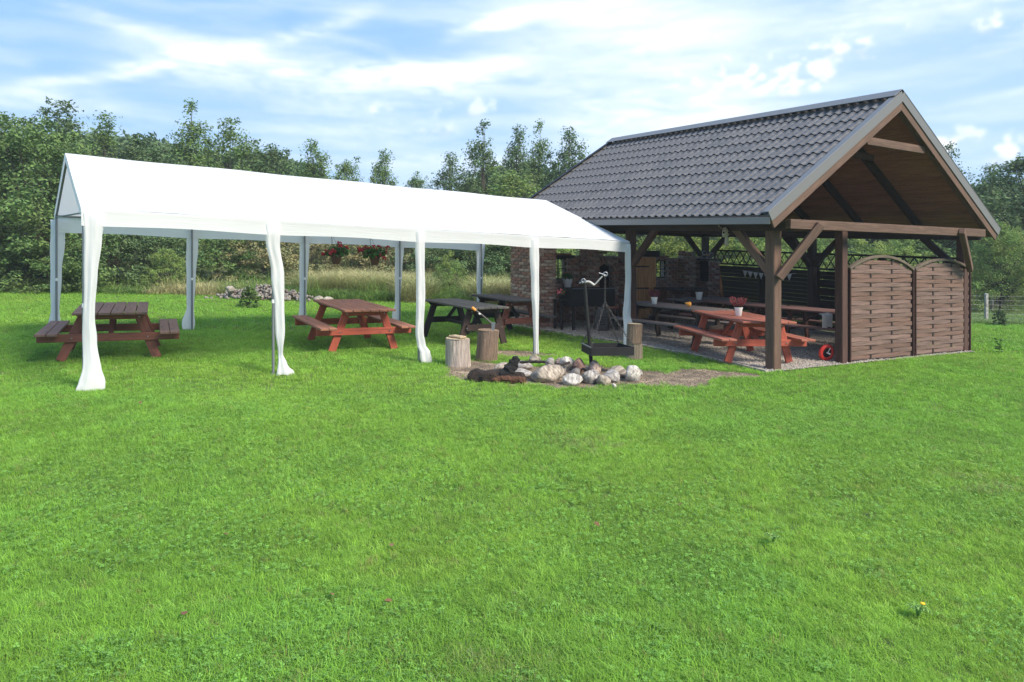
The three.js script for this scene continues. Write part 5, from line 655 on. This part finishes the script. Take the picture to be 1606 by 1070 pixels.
// ---- wire fence with white posts at the far side of the lawn
{
  const rows = [[[14.4, 21.9, 0.84], [15.7, 22.0, 0.86], [17.4, 22.1, 0.84], [12.9, 21.8, 0.82]], [[15.6, 26.5, 0.62], [16.9, 25.4, 0.62], [18.6, 26.0, 0.62]]];
  rows.forEach((row, j) => row.forEach(([x, d, h], k) => { const o = solo('fence_post', beam(V(0, -0.05, 0), V(0, h, 0), 0.085, 0.085, V(0, 0, 1), 0.012), spk(0.66, 0.65, 0.62), [['white concrete fence post in front, with the tiny conifer at its foot', 'white concrete fence post cut by the photo edge', 'white concrete fence post outside the photo edge', 'white concrete fence post hidden behind the woven panel'], ['thin white post of the rear fence beside the woven panel', 'thin white post of the rear fence behind the front one', 'thin white post of the rear fence near the photo edge']][j][k], 'fence post', 'white wire fence posts'); o.position.copy(at(x, d, 0)); }));
  rows.forEach((row, j) => { const s = [...row].sort((a, b) => a[0] - b[0]), g = []; for (let k = 0; k < s.length - 1; k++) { const a = s[k], b = s[k + 1]; for (let h = 0.08; h < 0.68; h += 0.115) g.push(rod(at(a[0], a[1], h * a[2] / 0.72), at(b[0], b[1], h * b[2] / 0.72), 0.0022, 0.0022, 4)); const L = Math.hypot(b[0] - a[0], b[1] - a[1]); for (let t = 0.12; t < L; t += 0.12) { const x = lerp(a[0], b[0], t / L), d = lerp(a[1], b[1], t / L); g.push(rod(at(x, d, 0.06), at(x, d, a[2] * 0.93), 0.0016, 0.0016, 4)); } } solo('wire_mesh', g, M.steel, j ? 'grey wire mesh strung between the rear thin posts' : 'grey wire mesh strung between the front white posts', 'wire mesh'); });
}
// ---- fallen leaves on the lawn
{
  const s = new THREE.Shape(); s.moveTo(0, -1); s.quadraticCurveTo(0.75, -0.4, 0.55, 0.2); s.quadraticCurveTo(0.4, 0.7, 0, 1.1); s.quadraticCurveTo(-0.45, 0.6, -0.6, 0.1); s.quadraticCurveTo(-0.7, -0.5, 0, -1); const lg = new THREE.ShapeGeometry(s, 5), p = lg.attributes.position; for (let i = 0; i < p.count; i++) p.setZ(i, 0.35 * p.getX(i) ** 2 + 0.12 * Math.sin(p.getY(i) * 2)); lg.rotateX(-Math.PI / 2); lg.computeVertexNormals(); const lm = [new THREE.MeshStandardMaterial({ color: rgb(0.16, 0.075, 0.035), roughness: 0.8, side: THREE.DoubleSide }), new THREE.MeshStandardMaterial({ color: rgb(0.2, 0.11, 0.05), roughness: 0.8, side: THREE.DoubleSide })];
  [[-1.82, 4.58], [-0.75, 4.49], [-1.64, 3.61], [-0.96, 3.85], [1.85, 4.27], [1.25, 5.36], [0.58, 4.93], [2.99, 6.67], [-4.12, 8.0], [1.33, 8.99], [-0.65, 3.8], [2.24, 4.4]].forEach(([x, d], k) => { const o = solo('fallen_leaf', lg, lm[k % 2], ["dry brown fallen leaf on the lawn, middle height, left of the photo centre", "dry brown fallen leaf on the lawn, lower left of the photo centre", "dry brown fallen leaf on the lawn, lowest near the photo bottom left", "dry brown fallen leaf on the lawn, lower one under the two at middle height", "dry brown fallen leaf on the lawn, on the right half, larger one", "dry brown fallen leaf on the lawn, highest in the middle of the lawn", "dry brown fallen leaf on the lawn, just left of the middle lawn cluster", "dry brown fallen leaf on the lawn, nearest the pavilion woven panels", "dry brown fallen leaf on the lawn, nearest to the widest tent drape", "dry brown fallen leaf on the lawn, first below the fire ring", "dry brown fallen leaf on the lawn, lower one close to the photo bottom centre", "dry brown fallen leaf on the lawn, on the right half, just beside the larger one"][k], 'leaf', 'fallen leaves on the lawn'); const sc = 0.02 + 0.008 * hash(k, 3); o.scale.set(sc, sc, sc); o.position.copy(at(x, d, 0.045)); o.rotation.set((hash(k, 4) - 0.5) * 0.7, hash(k, 5) * 6, (hash(k, 6) - 0.5) * 0.7); });
}
// ---- broad leaved weeds in the turf
{
  const blade = (len, wid, lobes, seed) => { const pos = [], uv = [], idx = [], n = 14, r = rng(seed); for (let i = 0; i <= n; i++) { const t = i / n, w = wid * Math.pow(Math.sin(Math.PI * Math.min(1, t * 0.9 + 0.06)), 0.8) * (lobes ? (i % 2 ? 0.5 : 1) : 1), y = 0.03 * Math.sin(t * 2.6) + 0.012 * (r() - 0.5); for (const s of [-1, 0, 1]) { pos.push(s * w, y + (s ? 0.006 : 0), t * len - (s && lobes ? 0.006 : 0)); uv.push(s, t); } } for (let i = 0; i < n; i++) for (let s = 0; s < 2; s++) { const a = i * 3 + s; idx.push(a, a + 3, a + 1, a + 1, a + 3, a + 4); } const g = new THREE.BufferGeometry(); g.setAttribute('position', new THREE.Float32BufferAttribute(pos, 3)); g.setAttribute('uv', new THREE.Float32BufferAttribute(uv, 2)); g.setIndex(idx); g.computeVertexNormals(); return g; };
  const lm = leafy(0.22, 0.42, 0.09, { t: 0.3 }), lm2 = leafy(0.28, 0.46, 0.13, { t: 0.3 });
  [[2.16, 3.84, 0.7, 1, 'dandelion rosette with a small yellow flower in the lawn near the photo corner', 1], [1.72, 4.75, 0.7, 1, 'small dandelion rosette on the lawn right of the photo centre', 0]].forEach(([x, d, s, lob, label, flower], k) => {
    const T = thing('lawn_weed', label, 'weed', at(x, d, 0.012), 0, 'weeds in the lawn'), r = rng(200 + k), n = 9 + Math.floor(r() * 4); for (let i = 0; i < n; i++) { const o = part(T, 'leaf', blade((0.07 + 0.05 * r()) * s, (lob ? 0.017 : 0.02) * s, lob, 300 + k * 20 + i), r() < 0.4 ? lm2 : lm); o.rotation.set(-0.2 - 0.35 * r(), (i / n) * 6.28 + r() * 0.4, 0, 'YXZ'); o.position.y = 0.012 + 0.012 * r(); }
    if (flower) { part(T, 'stalk', rod(V(0, 0, 0), V(0.02, 0.085, 0.01), 0.002, 0.002, 5), lm); part(T, 'flower', new THREE.SphereGeometry(0.013, 10, 6).scale(1, 0.5, 1).translate(0.02, 0.088, 0.01), plain(0.85, 0.5, 0.02, 0.8)); }
  });
}
scene.traverse((o) => { if (o.isMesh) { o.castShadow = true; o.receiveShadow = true; } });
renderer.render(scene, camera);
